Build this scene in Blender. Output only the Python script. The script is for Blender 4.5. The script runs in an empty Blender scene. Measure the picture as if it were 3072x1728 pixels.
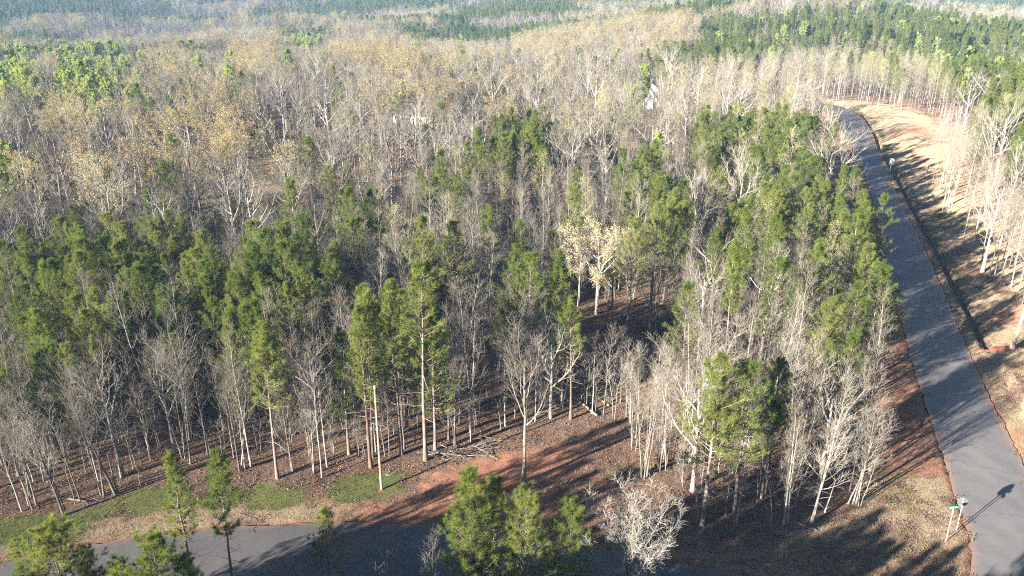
import bpy, math, random
import numpy as np
from mathutils import Vector, Matrix

R = math.radians
rng = np.random.default_rng(7)
random.seed(7)
scene = bpy.context.scene
COL = scene.collection

# ------------------------------------------------------------------ camera, sky, sun, exposure
HCAM, PITCH, FPX = 40.0, R(21.5), 2450.0          # metres, tilt below the horizon, focal length for a 3072 px wide frame
cam_d = bpy.data.cameras.new('camera')
cam = bpy.data.objects.new('camera', cam_d)
COL.objects.link(cam)
cam.location = (0, 0, HCAM)
cam.rotation_euler = (math.pi / 2 - PITCH, 0, 0)
cam_d.sensor_width = 36.0
cam_d.lens = 36.0 * FPX / 3072
cam_d.clip_start = 0.5
cam_d.clip_end = 6000
scene.camera = cam

SUN_EL = R(16.5)
SDX, SDY = 0.796, 0.605                            # the way shadows fall on the ground
world = bpy.data.worlds.new('World')
scene.world = world
world.use_nodes = True
wn = world.node_tree.nodes
sky = wn.new('ShaderNodeTexSky')
sky.sky_type = 'NISHITA'
sky.sun_disc = False
sky.sun_elevation = SUN_EL
sky.sun_rotation = math.atan2(-SDX, -SDY) % (2 * math.pi)
sky.altitude = 200
sky.air_density = 0.6
sky.dust_density = 0.3
wn['Background'].inputs['Strength'].default_value = 0.05
world.node_tree.links.new(sky.outputs['Color'], wn['Background'].inputs['Color'])

sun_d = bpy.data.lights.new('sun', 'SUN')
sun_d.energy = 5.0
sun_d.angle = R(0.55)
sun_d.color = (1.0, 0.925, 0.80)
sun = bpy.data.objects.new('sun', sun_d)
COL.objects.link(sun)
sun.rotation_euler = Vector((SDX, SDY, -math.tan(SUN_EL))).to_track_quat('-Z', 'Y').to_euler()
sun.location = (-60, -50, 120)

scene.view_settings.view_transform = 'Standard'
scene.view_settings.look = 'None'
scene.view_settings.exposure = 2.75
scene.view_settings.gamma = 1.0
scene.view_settings.use_curve_mapping = False
scene.render.engine = 'CYCLES'
cy = scene.cycles
cy.max_bounces = 5
cy.diffuse_bounces = 2
cy.glossy_bounces = 1
cy.transmission_bounces = 2
cy.volume_bounces = 0
cy.transparent_max_bounces = 4
cy.use_denoising = False
cy.denoiser = 'OPENIMAGEDENOISE'
cy.denoising_input_passes = 'RGB_ALBEDO_NORMAL'
cy.denoising_prefilter = 'ACCURATE'
cy.pixel_filter_type = 'BLACKMAN_HARRIS'
cy.filter_width = 1.1

# ------------------------------------------------------------------ helpers
SP = 3072.0 / 2576.0
CT, ST = math.cos(PITCH), math.sin(PITCH)


def ray(u, v):
    x, y = u * SP - 1536.0, v * SP - 864.0
    return np.array([x, FPX * CT - y * ST, -FPX * ST - y * CT])


def at(u, v, z=0.0):
    """the ground point that the photograph shows at (u, v)"""
    d = ray(u, v)
    t = (z - HCAM) / d[2]
    return np.array([d[0] * t, d[1] * t])


def on(u, v, y):
    """the point at forward distance y on the line of sight through (u, v)"""
    d = ray(u, v)
    return np.array([d[0] * y / d[1], y, HCAM + d[2] * y / d[1]])


def project(x, y, z):
    zc = z - HCAM
    depth = y * CT - zc * ST
    up = y * ST + zc * CT
    return (1536 + FPX * x / depth) / SP, (864 - FPX * up / depth) / SP


def smooth(a, b, x):
    t = np.clip((x - a) / (b - a), 0, 1)
    return t * t * (3 - 2 * t)


def vnoise(x, y, scale, seed):
    """value noise on the ground plane, -1..1"""
    x = np.asarray(x, float) / scale
    y = np.asarray(y, float) / scale
    xi, yi = np.floor(x).astype(np.int64), np.floor(y).astype(np.int64)
    fx, fy = x - xi, y - yi
    fx, fy = fx * fx * (3 - 2 * fx), fy * fy * (3 - 2 * fy)

    def h(a, b):
        n = (a * 374761393 + b * 668265263 + seed * 974634721) & 0x7FFFFFFF
        n = ((n ^ (n >> 13)) * 1274126177) & 0x7FFFFFFF
        n = n ^ (n >> 16)
        return (n & 0xFFFF) / 32767.5 - 1
    a, b, c, d = h(xi, yi), h(xi + 1, yi), h(xi, yi + 1), h(xi + 1, yi + 1)
    return (a * (1 - fx) + b * fx) * (1 - fy) + (c * (1 - fx) + d * fx) * fy


def pip(px, py, poly):
    px, py = np.asarray(px, float), np.asarray(py, float)
    inside = np.zeros(px.shape, bool)
    n = len(poly)
    for i in range(n):
        x1, y1 = poly[i]
        x2, y2 = poly[(i + 1) % n]
        if y1 == y2:
            continue
        c = ((y1 > py) != (y2 > py)) & (px < (x2 - x1) * (py - y1) / (y2 - y1) + x1)
        inside ^= c
    return inside


def dist_line(px, py, pts):
    px, py = np.asarray(px, float), np.asarray(py, float)
    best = np.full(px.shape, 1e9)
    for (x1, y1), (x2, y2) in zip(pts[:-1], pts[1:]):
        dx, dy = x2 - x1, y2 - y1
        t = np.clip(((px - x1) * dx + (py - y1) * dy) / (dx * dx + dy * dy), 0, 1)
        best = np.minimum(best, np.hypot(px - x1 - t * dx, py - y1 - t * dy))
    return best


class Geo:
    """collects triangles and quads; build() makes one mesh"""

    def __init__(self):
        self.v, self.f, self.n = [], [], 0

    def add(self, verts, faces, mat=0, smooth_=False):
        verts = np.asarray(verts, np.float32).reshape(-1, 3)
        faces = np.asarray(faces, np.int64)
        self.v.append(verts)
        self.f.append((faces + self.n, mat, smooth_))
        self.n += len(verts)

    def merge(self, o, mat_shift=0):
        for v in o.v:
            self.v.append(v)
        for f, m, s in o.f:
            self.f.append((f + self.n, m + mat_shift, s))
        self.n += o.n

    def tubes(self, P, Rr, sides, mat=0, sm=True, cap=False):
        """P (M,K,3) centre lines, Rr (M,K) radii"""
        P = np.asarray(P, float)
        Rr = np.asarray(Rr, float)
        M, K = P.shape[:2]
        if M == 0:
            return
        T = np.gradient(P, axis=1)
        T /= np.linalg.norm(T, axis=2, keepdims=True) + 1e-9
        ref = np.where(np.abs(T[:, :1, 2:3]) < 0.9, np.array([0, 0, 1.0]), np.array([1.0, 0, 0]))
        A = np.cross(T, np.broadcast_to(ref, T.shape))
        A /= np.linalg.norm(A, axis=2, keepdims=True) + 1e-9
        B = np.cross(T, A)
        a = np.arange(sides) * 2 * np.pi / sides
        V = P[:, :, None] + Rr[:, :, None, None] * (A[:, :, None] * np.cos(a)[None, None, :, None] + B[:, :, None] * np.sin(a)[None, None, :, None])
        m, k, s = np.meshgrid(np.arange(M), np.arange(K - 1), np.arange(sides), indexing='ij')
        b = m * K * sides
        s2 = (s + 1) % sides
        F = np.stack([b + k * sides + s, b + k * sides + s2, b + (k + 1) * sides + s2, b + (k + 1) * sides + s], -1).reshape(-1, 4)
        self.add(V, F, mat, sm)
        if cap:
            for mm in range(M):
                for kk in (0, K - 1):
                    ring = mm * K * sides + kk * sides + np.arange(sides)
                    c = self.n
                    self.v.append(P[mm, kk][None].astype(np.float32))
                    self.n += 1
                    tri = np.stack([ring + c - M * K * sides if False else ring, np.roll(ring, -1), np.full(sides, -1)], -1)
                    base = c - M * K * sides - (mm * 2 + (0 if kk == 0 else 1))
                    tri[:, :2] += base
                    tri[:, 2] = c
                    self.f.append((tri, mat, False))

    def box(self, c, s, mat=0, rot=None):
        c, s = np.array(c, float), np.array(s, float) / 2
        v = np.array([[x, y, z] for x in (-1, 1) for y in (-1, 1) for z in (-1, 1)], float) * s
        if rot is not None:
            v = v @ np.array(rot.to_3x3()).T
        f = [(0, 1, 3, 2), (4, 6, 7, 5), (0, 4, 5, 1), (2, 3, 7, 6), (0, 2, 6, 4), (1, 5, 7, 3)]
        self.add(v + c, f, mat)

    def mesh(self, name, mats):
        me = bpy.data.meshes.new(name)
        V = np.concatenate(self.v)
        me.vertices.add(len(V))
        me.vertices.foreach_set('co', V.ravel())
        li, tot, mi, sm = [], [], [], []
        for f, m, s in self.f:
            li.append(f.ravel())
            tot.append(np.full(len(f), f.shape[1]))
            mi.append(np.full(len(f), m))
            sm.append(np.full(len(f), s))
        li, tot, mi, sm = map(np.concatenate, (li, tot, mi, sm))
        me.loops.add(len(li))
        me.loops.foreach_set('vertex_index', li.astype(np.int32))
        me.polygons.add(len(tot))
        me.polygons.foreach_set('loop_start', np.concatenate([[0], np.cumsum(tot)[:-1]]).astype(np.int32))
        me.polygons.foreach_set('material_index', mi.astype(np.int32))
        me.polygons.foreach_set('use_smooth', sm.astype(bool))
        for m in mats:
            me.materials.append(m)
        me.update(calc_edges=True)
        return me


def link(name, me, parent=None, **props):
    o = bpy.data.objects.new(name, me)
    COL.objects.link(o)
    if parent is not None:
        o.parent = parent
    for k, v in props.items():
        o[k] = v
    return o


def thing(name, label, cat, loc=(0, 0, 0), rz=0.0, sc=1.0, group=None):
    o = bpy.data.objects.new(name, None)
    o.empty_display_size = 0.3
    COL.objects.link(o)
    o.location = loc
    o.rotation_euler = (0, 0, rz)
    o.scale = (sc, sc, sc)
    o['label'] = label
    o['category'] = cat
    if group:
        o['group'] = group
    return o


# ------------------------------------------------------------------ materials
def new_mat(name):
    m = bpy.data.materials.new(name)
    m.use_nodes = True
    nt = m.node_tree
    nt.nodes.clear()
    out = nt.nodes.new('ShaderNodeOutputMaterial')
    return m, nt, out


def node(nt, kind, **kw):
    n = nt.nodes.new(kind)
    for k, v in kw.items():
        if hasattr(n, k):
            setattr(n, k, v)
        else:
            n.inputs[k].default_value = v
    return n


def ramp(nt, fac, stops, interp='LINEAR'):
    r = nt.nodes.new('ShaderNodeValToRGB')
    r.color_ramp.interpolation = interp
    el = r.color_ramp.elements
    while len(el) < len(stops):
        el.new(0.5)
    for e, (p, c) in zip(el, stops):
        e.position = p
        e.color = (*c, 1) if len(c) == 3 else c
    nt.links.new(fac, r.inputs['Fac'])
    return r.outputs['Color']


def mix(nt, fac, a, b, blend='MIX'):
    m = nt.nodes.new('ShaderNodeMix')
    m.data_type = 'RGBA'
    m.blend_type = blend
    for sock, val in ((m.inputs[0], fac), (m.inputs[6], a), (m.inputs[7], b)):
        if hasattr(val, 'is_linked'):
            nt.links.new(val, sock)
        elif isinstance(val, (int, float)):
            sock.default_value = val
        else:
            sock.default_value = (*val, 1)
    return m.outputs[2]


def noise(nt, scale, detail=3, vec=None, rough=0.55):
    n = nt.nodes.new('ShaderNodeTexNoise')
    n.inputs['Scale'].default_value = scale
    n.inputs['Detail'].default_value = detail
    n.inputs['Roughness'].default_value = rough
    if vec is not None:
        nt.links.new(vec, n.inputs['Vector'])
    return n.outputs['Fac']


def mathn(nt, op, a, b=None):
    m = nt.nodes.new('ShaderNodeMath')
    m.operation = op
    for i, v in enumerate((a, b)):
        if v is None:
            continue
        if hasattr(v, 'is_linked'):
            nt.links.new(v, m.inputs[i])
        else:
            m.inputs[i].default_value = v
    return m.outputs[0]


def diffuse(nt, out, col, rough=0.6):
    d = nt.nodes.new('ShaderNodeBsdfDiffuse')
    d.inputs['Roughness'].default_value = rough
    if hasattr(col, 'is_linked'):
        nt.links.new(col, d.inputs['Color'])
    else:
        d.inputs['Color'].default_value = (*col, 1)
    nt.links.new(d.outputs[0], out.inputs['Surface'])
    return d


def bark_mat(name, stops, scale=3.0, spots=None):
    m, nt, out = new_mat(name)
    tc = nt.nodes.new('ShaderNodeTexCoord')
    mp = nt.nodes.new('ShaderNodeMapping')
    mp.inputs['Scale'].default_value = (1, 1, 0.35)
    nt.links.new(tc.outputs['Object'], mp.inputs['Vector'])
    n1 = noise(nt, scale, 4, mp.outputs[0])
    oi = nt.nodes.new('ShaderNodeObjectInfo')
    base = ramp(nt, oi.outputs['Random'], stops)
    dark = mix(nt, 1.0, base, (0.55, 0.52, 0.5), 'MULTIPLY')
    f = ramp(nt, n1, [(0.38, (0, 0, 0)), (0.62, (1, 1, 1))])
    diffuse(nt, out, mix(nt, f, dark, base))
    return m


def leaf_mat(name, stops, trans=0.35, var=0.35, scale=0.9, tmul=(1.15, 1.1, 0.6)):
    m, nt, out = new_mat(name)
    tc = nt.nodes.new('ShaderNodeTexCoord')
    n1 = noise(nt, scale, 2, tc.outputs['Object'])
    oi = nt.nodes.new('ShaderNodeObjectInfo')
    base = ramp(nt, oi.outputs['Random'], stops)
    lo = mix(nt, 1.0, base, (1 - var, 1 - var * 0.9, 1 - var * 0.5), 'MULTIPLY')
    hi = mix(nt, 1.0, base, (1 + var, 1 + var * 0.85, 1 + var * 0.2), 'MULTIPLY')
    col = mix(nt, ramp(nt, n1, [(0.3, (0, 0, 0)), (0.7, (1, 1, 1))]), lo, hi)
    d = nt.nodes.new('ShaderNodeBsdfDiffuse')
    t = nt.nodes.new('ShaderNodeBsdfTranslucent')
    nt.links.new(col, d.inputs['Color'])
    nt.links.new(mix(nt, 1.0, col, tmul, 'MULTIPLY'), t.inputs['Color'])
    ms = nt.nodes.new('ShaderNodeMixShader')
    ms.inputs[0].default_value = trans
    nt.links.new(d.outputs[0], ms.inputs[1])
    nt.links.new(t.outputs[0], ms.inputs[2])
    nt.links.new(ms.outputs[0], out.inputs['Surface'])
    return m


M = {}
M['bark_pale'] = bark_mat('pale_bark', [(0, (0.15, 0.132, 0.115)), (0.5, (0.255, 0.236, 0.212)), (1, (0.40, 0.38, 0.35))], 2.5)
M['bark_pine'] = bark_mat('pine_bark', [(0, (0.16, 0.12, 0.10)), (1, (0.27, 0.22, 0.19))], 3.5)
M['twig'] = bark_mat('twig_bark', [(0, (0.165, 0.145, 0.118)), (0.5, (0.235, 0.21, 0.175)), (1, (0.315, 0.292, 0.25))], 0.8)
M['needles'] = leaf_mat('pine_needles', [(0, (0.096, 0.134, 0.033)), (0.4, (0.132, 0.168, 0.042)), (1, (0.172, 0.194, 0.060))], 0.45, 0.26, 0.7)
M['buds'] = leaf_mat('tan_buds', [(0, (0.26, 0.198, 0.112)), (0.5, (0.29, 0.240, 0.138)), (1, (0.32, 0.285, 0.17))], 0.35, 0.2, 0.5)
M['cream_buds'] = leaf_mat('cream_buds', [(0, (0.36, 0.315, 0.20)), (1, (0.36, 0.315, 0.20))], 0.35, 0.2, 0.5)
M['bud_green'] = leaf_mat('yellow_green_buds', [(0, (0.24, 0.24, 0.09)), (1, (0.31, 0.31, 0.13))], 0.35, 0.25, 0.5)
M['leaf_green'] = leaf_mat('young_leaves', [(0, (0.22, 0.275, 0.075)), (0.5, (0.255, 0.31, 0.09)), (1, (0.285, 0.325, 0.11))], 0.4, 0.3, 0.5)
M['grass'] = leaf_mat('grass_blades', [(0, (0.085, 0.095, 0.03)), (0.5, (0.075, 0.092, 0.028)), (1, (0.155, 0.135, 0.065))], 0.3, 0.25, 0.6)
M['straw'] = leaf_mat('dry_grass', [(0, (0.18, 0.138, 0.085)), (0.6, (0.24, 0.19, 0.125)), (1, (0.155, 0.14, 0.075))], 0.25, 0.25, 0.6)
M['litter'] = leaf_mat('dead_leaves', [(0, (0.075, 0.043, 0.03)), (0.5, (0.13, 0.078, 0.056)), (1, (0.22, 0.16, 0.12))], 0.15, 0.2, 3.0, (1, 0.9, 0.8))


def make_ground_mat():
    m, nt, out = new_mat('forest_floor')
    tc = nt.nodes.new('ShaderNodeTexCoord')
    v = tc.outputs['Object']
    n_big, n_mid, n_small = noise(nt, 0.12, 3, v), noise(nt, 0.9, 4, v), noise(nt, 6.0, 5, v, 0.7)
    litter = ramp(nt, n_small, [(0.30, (0.036, 0.026, 0.022)), (0.46, (0.085, 0.060, 0.046)), (0.58, (0.136, 0.096, 0.072)), (0.72, (0.23, 0.175, 0.135))])
    litter = mix(nt, ramp(nt, n_mid, [(0.4, (0, 0, 0)), (0.65, (0.6, 0.6, 0.6))]), litter, (0.125, 0.074, 0.051))

    def attr(n):
        a = nt.nodes.new('ShaderNodeAttribute')
        a.attribute_name = n
        s = mathn(nt, 'ADD', a.outputs['Fac'], mathn(nt, 'MULTIPLY', mathn(nt, 'SUBTRACT', n_mid, 0.5), 1.1))
        s = mathn(nt, 'ADD', s, mathn(nt, 'MULTIPLY', mathn(nt, 'SUBTRACT', n_small, 0.5), 0.8))
        return ramp(nt, s, [(0.36, (0, 0, 0)), (0.64, (1, 1, 1))])
    clay = ramp(nt, n_small, [(0.3, (0.12, 0.053, 0.034)), (0.5, (0.185, 0.085, 0.055)), (0.7, (0.25, 0.135, 0.09))])
    clay = mix(nt, ramp(nt, n_mid, [(0.35, (0, 0, 0)), (0.7, (0.55, 0.55, 0.55))]), clay, (0.25, 0.15, 0.10))
    straw = ramp(nt, n_small, [(0.28, (0.10, 0.076, 0.05)), (0.5, (0.20, 0.155, 0.105)), (0.7, (0.30, 0.24, 0.168))])
    grass = ramp(nt, n_small, [(0.3, (0.045, 0.052, 0.02)), (0.5, (0.08, 0.092, 0.032)), (0.72, (0.165, 0.14, 0.07))])
    c = mix(nt, attr('straw'), litter, straw)
    c = mix(nt, attr('clay'), c, clay)
    c = mix(nt, attr('grass'), c, grass)
    c = mix(nt, 1.0, c, ramp(nt, n_big, [(0.3, (0.82, 0.80, 0.80)), (0.7, (1.1, 1.08, 1.06))]), 'MULTIPLY')
    d = diffuse(nt, out, c, 0.9)
    b = nt.nodes.new('ShaderNodeBump')
    b.inputs['Strength'].default_value = 0.8
    b.inputs['Distance'].default_value = 0.12
    nt.links.new(n_small, b.inputs['Height'])
    nt.links.new(b.outputs[0], d.inputs['Normal'])
    return m


def make_road_mat():
    m, nt, out = new_mat('asphalt')
    tc = nt.nodes.new('ShaderNodeTexCoord')
    v = tc.outputs['Object']
    n1, n2, n3 = noise(nt, 0.16, 4, v), noise(nt, 1.4, 5, v, 0.65), noise(nt, 26, 2, v)
    c = ramp(nt, n1, [(0.3, (0.118, 0.110, 0.110)), (0.7, (0.165, 0.154, 0.152))])
    c = mix(nt, ramp(nt, n2, [(0.45, (0, 0, 0)), (0.75, (0.5, 0.5, 0.5))]), c, (0.185, 0.168, 0.158))
    c = mix(nt, ramp(nt, n3, [(0.35, (0.35, 0.35, 0.35)), (0.6, (0, 0, 0))]), c, (0.08, 0.078, 0.08))
    a = nt.nodes.new('ShaderNodeAttribute')
    a.attribute_name = 'edge'
    e = mathn(nt, 'ADD', a.outputs['Fac'], mathn(nt, 'MULTIPLY', mathn(nt, 'SUBTRACT', n2, 0.5), 1.2))
    c = mix(nt, ramp(nt, e, [(0.45, (0, 0, 0)), (0.95, (0.75, 0.75, 0.75))]), c, (0.25, 0.145, 0.10))
    tr = nt.nodes.new('ShaderNodeAttribute')
    tr.attribute_name = 'track'
    n4 = noise(nt, 0.5, 5, v, 0.7)
    tk = mathn(nt, 'MULTIPLY', tr.outputs['Fac'], ramp(nt, n1, [(0.25, (0.1, 0.1, 0.1)), (0.6, (0.55, 0.55, 0.55))]))
    c = mix(nt, tk, c, (0.092, 0.087, 0.088))
    c = mix(nt, ramp(nt, n4, [(0.60, (0, 0, 0)), (0.70, (0.55, 0.55, 0.55))]), c, (0.085, 0.08, 0.08))
    # fine cracks in the old surface
    vo = nt.nodes.new('ShaderNodeTexVoronoi')
    vo.feature = 'DISTANCE_TO_EDGE'
    vo.inputs['Scale'].default_value = 0.11
    wv = nt.nodes.new('ShaderNodeVectorMath')
    wv.operation = 'MULTIPLY_ADD'
    nn = nt.nodes.new('ShaderNodeTexNoise')
    nn.inputs['Scale'].default_value = 0.7
    nn.inputs['Detail'].default_value = 4
    nt.links.new(v, nn.inputs['Vector'])
    nt.links.new(nn.outputs['Color'], wv.inputs[0])
    wv.inputs[1].default_value = (2.2, 2.2, 0)
    nt.links.new(v, wv.inputs[2])
    nt.links.new(wv.outputs[0], vo.inputs['Vector'])
    crack = ramp(nt, vo.outputs['Distance'], [(0.0, (0.5, 0.5, 0.5)), (0.006, (0, 0, 0))])
    c = mix(nt, crack, c, (0.05, 0.048, 0.05))
    nw = nt.nodes.new('ShaderNodeAttribute')
    nw.attribute_name = 'newer'
    c = mix(nt, nw.outputs['Fac'], c, mix(nt, 1.0, c, (0.56, 0.56, 0.57), 'MULTIPLY'))
    p = nt.nodes.new('ShaderNodeBsdfPrincipled')
    p.inputs['Roughness'].default_value = 0.85
    p.inputs['Specular IOR Level'].default_value = 0.25
    nt.links.new(c, p.inputs['Base Color'])
    nt.links.new(p.outputs[0], out.inputs['Surface'])
    return m


M['ground'] = make_ground_mat()
M['road'] = make_road_mat()


def plain(name, col, rough=0.6, metal=0.0, nscale=None, amt=0.25):
    m, nt, out = new_mat(name)
    p = nt.nodes.new('ShaderNodeBsdfPrincipled')
    p.inputs['Roughness'].default_value = rough
    p.inputs['Metallic'].default_value = metal
    if nscale:
        tc = nt.nodes.new('ShaderNodeTexCoord')
        f = noise(nt, nscale, 4, tc.outputs['Object'])
        c = mix(nt, f, tuple(k * (1 - amt) for k in col), tuple(min(1, k * (1 + amt)) for k in col))
        nt.links.new(c, p.inputs['Base Color'])
    else:
        p.inputs['Base Color'].default_value = (*col, 1)
    nt.links.new(p.outputs[0], out.inputs['Surface'])
    return m


M['galv'] = plain('galvanised_steel', (0.34, 0.35, 0.36), 0.5, 0.3, 6, 0.1)
M['alu'] = plain('bare_aluminium', (0.085, 0.095, 0.10), 0.55, 0.0, 5, 0.2)
M['sign_green'] = plain('sign_green', (0.01, 0.24, 0.13), 0.45)
M['sign_red'] = plain('sign_red', (0.45, 0.02, 0.02), 0.45)
M['white'] = plain('white_paint', (0.78, 0.78, 0.77), 0.5)
M['pole_wood'] = plain('treated_pine_pole', (0.22, 0.16, 0.10), 0.8, 0, 5, 0.22)
M['siding'] = plain('white_siding', (0.48, 0.475, 0.46), 0.6, 0, 2, 0.06)
M['roof'] = plain('grey_shingles', (0.15, 0.145, 0.145), 0.9, 0, 3, 0.3)
M['glass'] = plain('dark_window_glass', (0.03, 0.035, 0.04), 0.1)
M['dark'] = plain('black_plastic', (0.02, 0.02, 0.02), 0.5)
M['clay_heap'] = plain('red_clay', (0.23, 0.075, 0.04), 0.95, 0, 4, 0.3)
M['log'] = bark_mat('weathered_log', [(0, (0.17, 0.14, 0.115)), (1, (0.30, 0.265, 0.23))], 4)

# ------------------------------------------------------------------ the ground, the road and the ditch
ROAD_LEFT = [(33.6, 48.6), (34.6, 50.6), (35.5, 54.3), (36.4, 56.9), (37.9, 61.7), (40.0, 68.5), (43.1, 78.5), (50.3, 100.0), (60.0, 128.0), (69.8, 155.5), (77.7, 181.4), (83.5, 202.8), (91.5, 232.0), (94.0, 246.0), (92.5, 254.0), (86, 261.5), (70, 268.0)]
ROAD_RIGHT = [(73, 275.0), (90, 268.0), (98.5, 260.5), (102.0, 250.0), (99.0, 232.0), (89.8, 202.8), (79.8, 173.2), (66.7, 130.7), (60.8, 111.3), (54.4, 92.5), (49.8, 79.0), (44.4, 61.0), (40.0, 46.0), (36.0, 32.0), (31.0, 14.0), (22, -20)]
SIDE_NORTH = [(-75, 33.0), (-60, 39.2), (-47, 44.2), (-37.0, 47.7), (-31.1, 49.6), (-26.7, 50.7), (-22.0, 51.5), (-13.2, 52.2), (-7.6, 52.0), (-1.5, 51.0), (5.6, 49.4), (12.3, 47.4), (19.0, 45.3), (25.5, 43.6), (30.0, 43.9), (32.3, 46.0)]
SIDE_SOUTH = [(16, -20), (24.0, 14.0), (28.0, 30.0), (27.5, 34.5), (25, 37.0), (15, 40.4), (5, 43.3), (-7, 45.6), (-13, 46.0), (-22, 45.2), (-36, 41.3), (-58, 32.8), (-73, 26.5)]
ROAD_POLY = SIDE_NORTH + ROAD_LEFT + ROAD_RIGHT + SIDE_SOUTH
DITCH = [(104, 246), (97.9, 225.1), (92.5, 207), (86.0, 188.9)], [(84.4, 182.5), (79.7, 166.2), (72.9, 144.8), (67.1, 126.1), (63.1, 112.7), (59.3, 101.3), (56.2, 91.0), (53.5, 83.0)]
FOREST_EDGE = [(-140, 20), (-75, 38), (-40.1, 53.6), (-35.0, 54.0), (-32.1, 56.2), (-28.7, 58.5), (-21.9, 58.2), (-19.6, 58.0), (-11.8, 59.6), (-7.3, 60.6), (-3.9, 63.0), (1.0, 66.2), (5.8, 67.9), (9.2, 67.8), (10.2, 60.0), (12, 53.5), (15.5, 51.3), (23.3, 51.6), (27.7, 54.0), (30.5, 59.7), (33.5, 66.5), (36.5, 75.0), (42, 92), (48, 108)]
ROAD_MAIN = [(28, 0), (36, 38), (39.5, 56), (46.4, 78.8), (57.3, 113), (74.8, 164), (86.6, 202.8), (95.2, 232), (98, 247), (95.5, 257), (88, 264.5), (71, 271.5)]


def road_dist(x, y):
    """distance outside the asphalt's edge (0 inside)"""
    ring = ROAD_POLY + [ROAD_POLY[0]]
    d = dist_line(x, y, ring)
    return np.where(pip(x, y, ROAD_POLY), 0.0, d)


# light brown cleared ground seen between the trees: x, y, rx, ry
CLEAR = [(101, 200, 17, 24), (-47, 171, 11, 26), (-72, 135, 16, 7), (-60, 148, 12, 6), (43, 250, 13, 7)]


def terrain(x, y):
    x, y = np.asarray(x, float), np.asarray(y, float)
    r = np.hypot(x, y)
    far = smooth(240, 420, r)
    left = smooth(160, -120, x)
    h = far * (-8 - 16 * left * smooth(300, 560, y))
    h = h + far * (8 * vnoise(x, y, 170, 3) + 6 * vnoise(x, y, 78, 4)) * smooth(230, 500, r)
    h = h + 17 * vnoise(x * 0.35, y, 105, 15) * smooth(480, 700, r)
    h = h + 62 * smooth(640, 1500, y) * (0.75 + 0.25 * vnoise(x, y, 400, 9))
    h = h + 26 * np.exp(-(((x + 520) / 200) ** 2 + ((y - 900) / 190) ** 2))
    h = h + 16 * np.exp(-(((x - 150) / 260) ** 2 + ((y - 520) / 90) ** 2))
    h = h + 10 * smooth(130, 330, x) * smooth(120, 330, y) * smooth(600, 400, y)
    n = np.where(r > 150, 1.0, 0.4) * 0.5 * vnoise(x, y, 14, 5) + 0.12 * vnoise(x, y, 3.1, 6) + 0.06 * vnoise(x, y, 1.3, 8)
    rd = road_dist(x, y)
    h = h + n * smooth(0.6, 7, rd)
    # the cut ditch beside the road and the low bank behind it
    for line in DITCH:
        d = dist_line(x, y, line)
        h = h - 0.8 * smooth(0.58, 0.2, d)
    bank = np.minimum(dist_line(x, y, DITCH[0]), dist_line(x, y, DITCH[1]))
    side = (x - np.interp(y, [p[1] for p in ROAD_MAIN[:9]], [p[0] for p in ROAD_MAIN[:9]])) > 6
    h = h + np.where(side & (y < 300), 1.0 * smooth(0.8, 9, bank) * smooth(40, 60, y), 0)
    return h - 0.03 - 0.25 * (rd <= 0)


def tz(x, y):
    return float(terrain(np.array([x]), np.array([y]))[0])


def axis(knots):
    out = []
    for (a, b, s0, s1) in knots:
        x = a
        while x < b:
            t = (x - a) / (b - a)
            out.append(x)
            x += s0 * (1 - t) + s1 * t
    out.append(knots[-1][1])
    return np.array(out)


gx = axis([(-1500, -120, 30, 5), (-120, -48, 4, 0.6), (-48, 26, 0.55, 0.55), (26, 100, 0.36, 0.36), (100, 170, 0.6, 5), (170, 1700, 6, 30)])
gy = axis([(-160, 34, 14, 1.0), (34, 90, 0.55, 0.55), (90, 240, 0.6, 0.95), (240, 320, 1.0, 4), (320, 2000, 5, 30)])
GX, GY = np.meshgrid(gx, gy)
GZ = terrain(GX.ravel(), GY.ravel())
nx, ny = len(gx), len(gy)
ii, jj = np.meshgrid(np.arange(nx - 1), np.arange(ny - 1))
q = (jj * nx + ii).ravel()
g = Geo()
g.add(np.stack([GX.ravel(), GY.ravel(), GZ], -1), np.stack([q, q + 1, q + nx + 1, q + nx], -1), 0, True)
gm = g.mesh('ground', [M['ground']])


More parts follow.
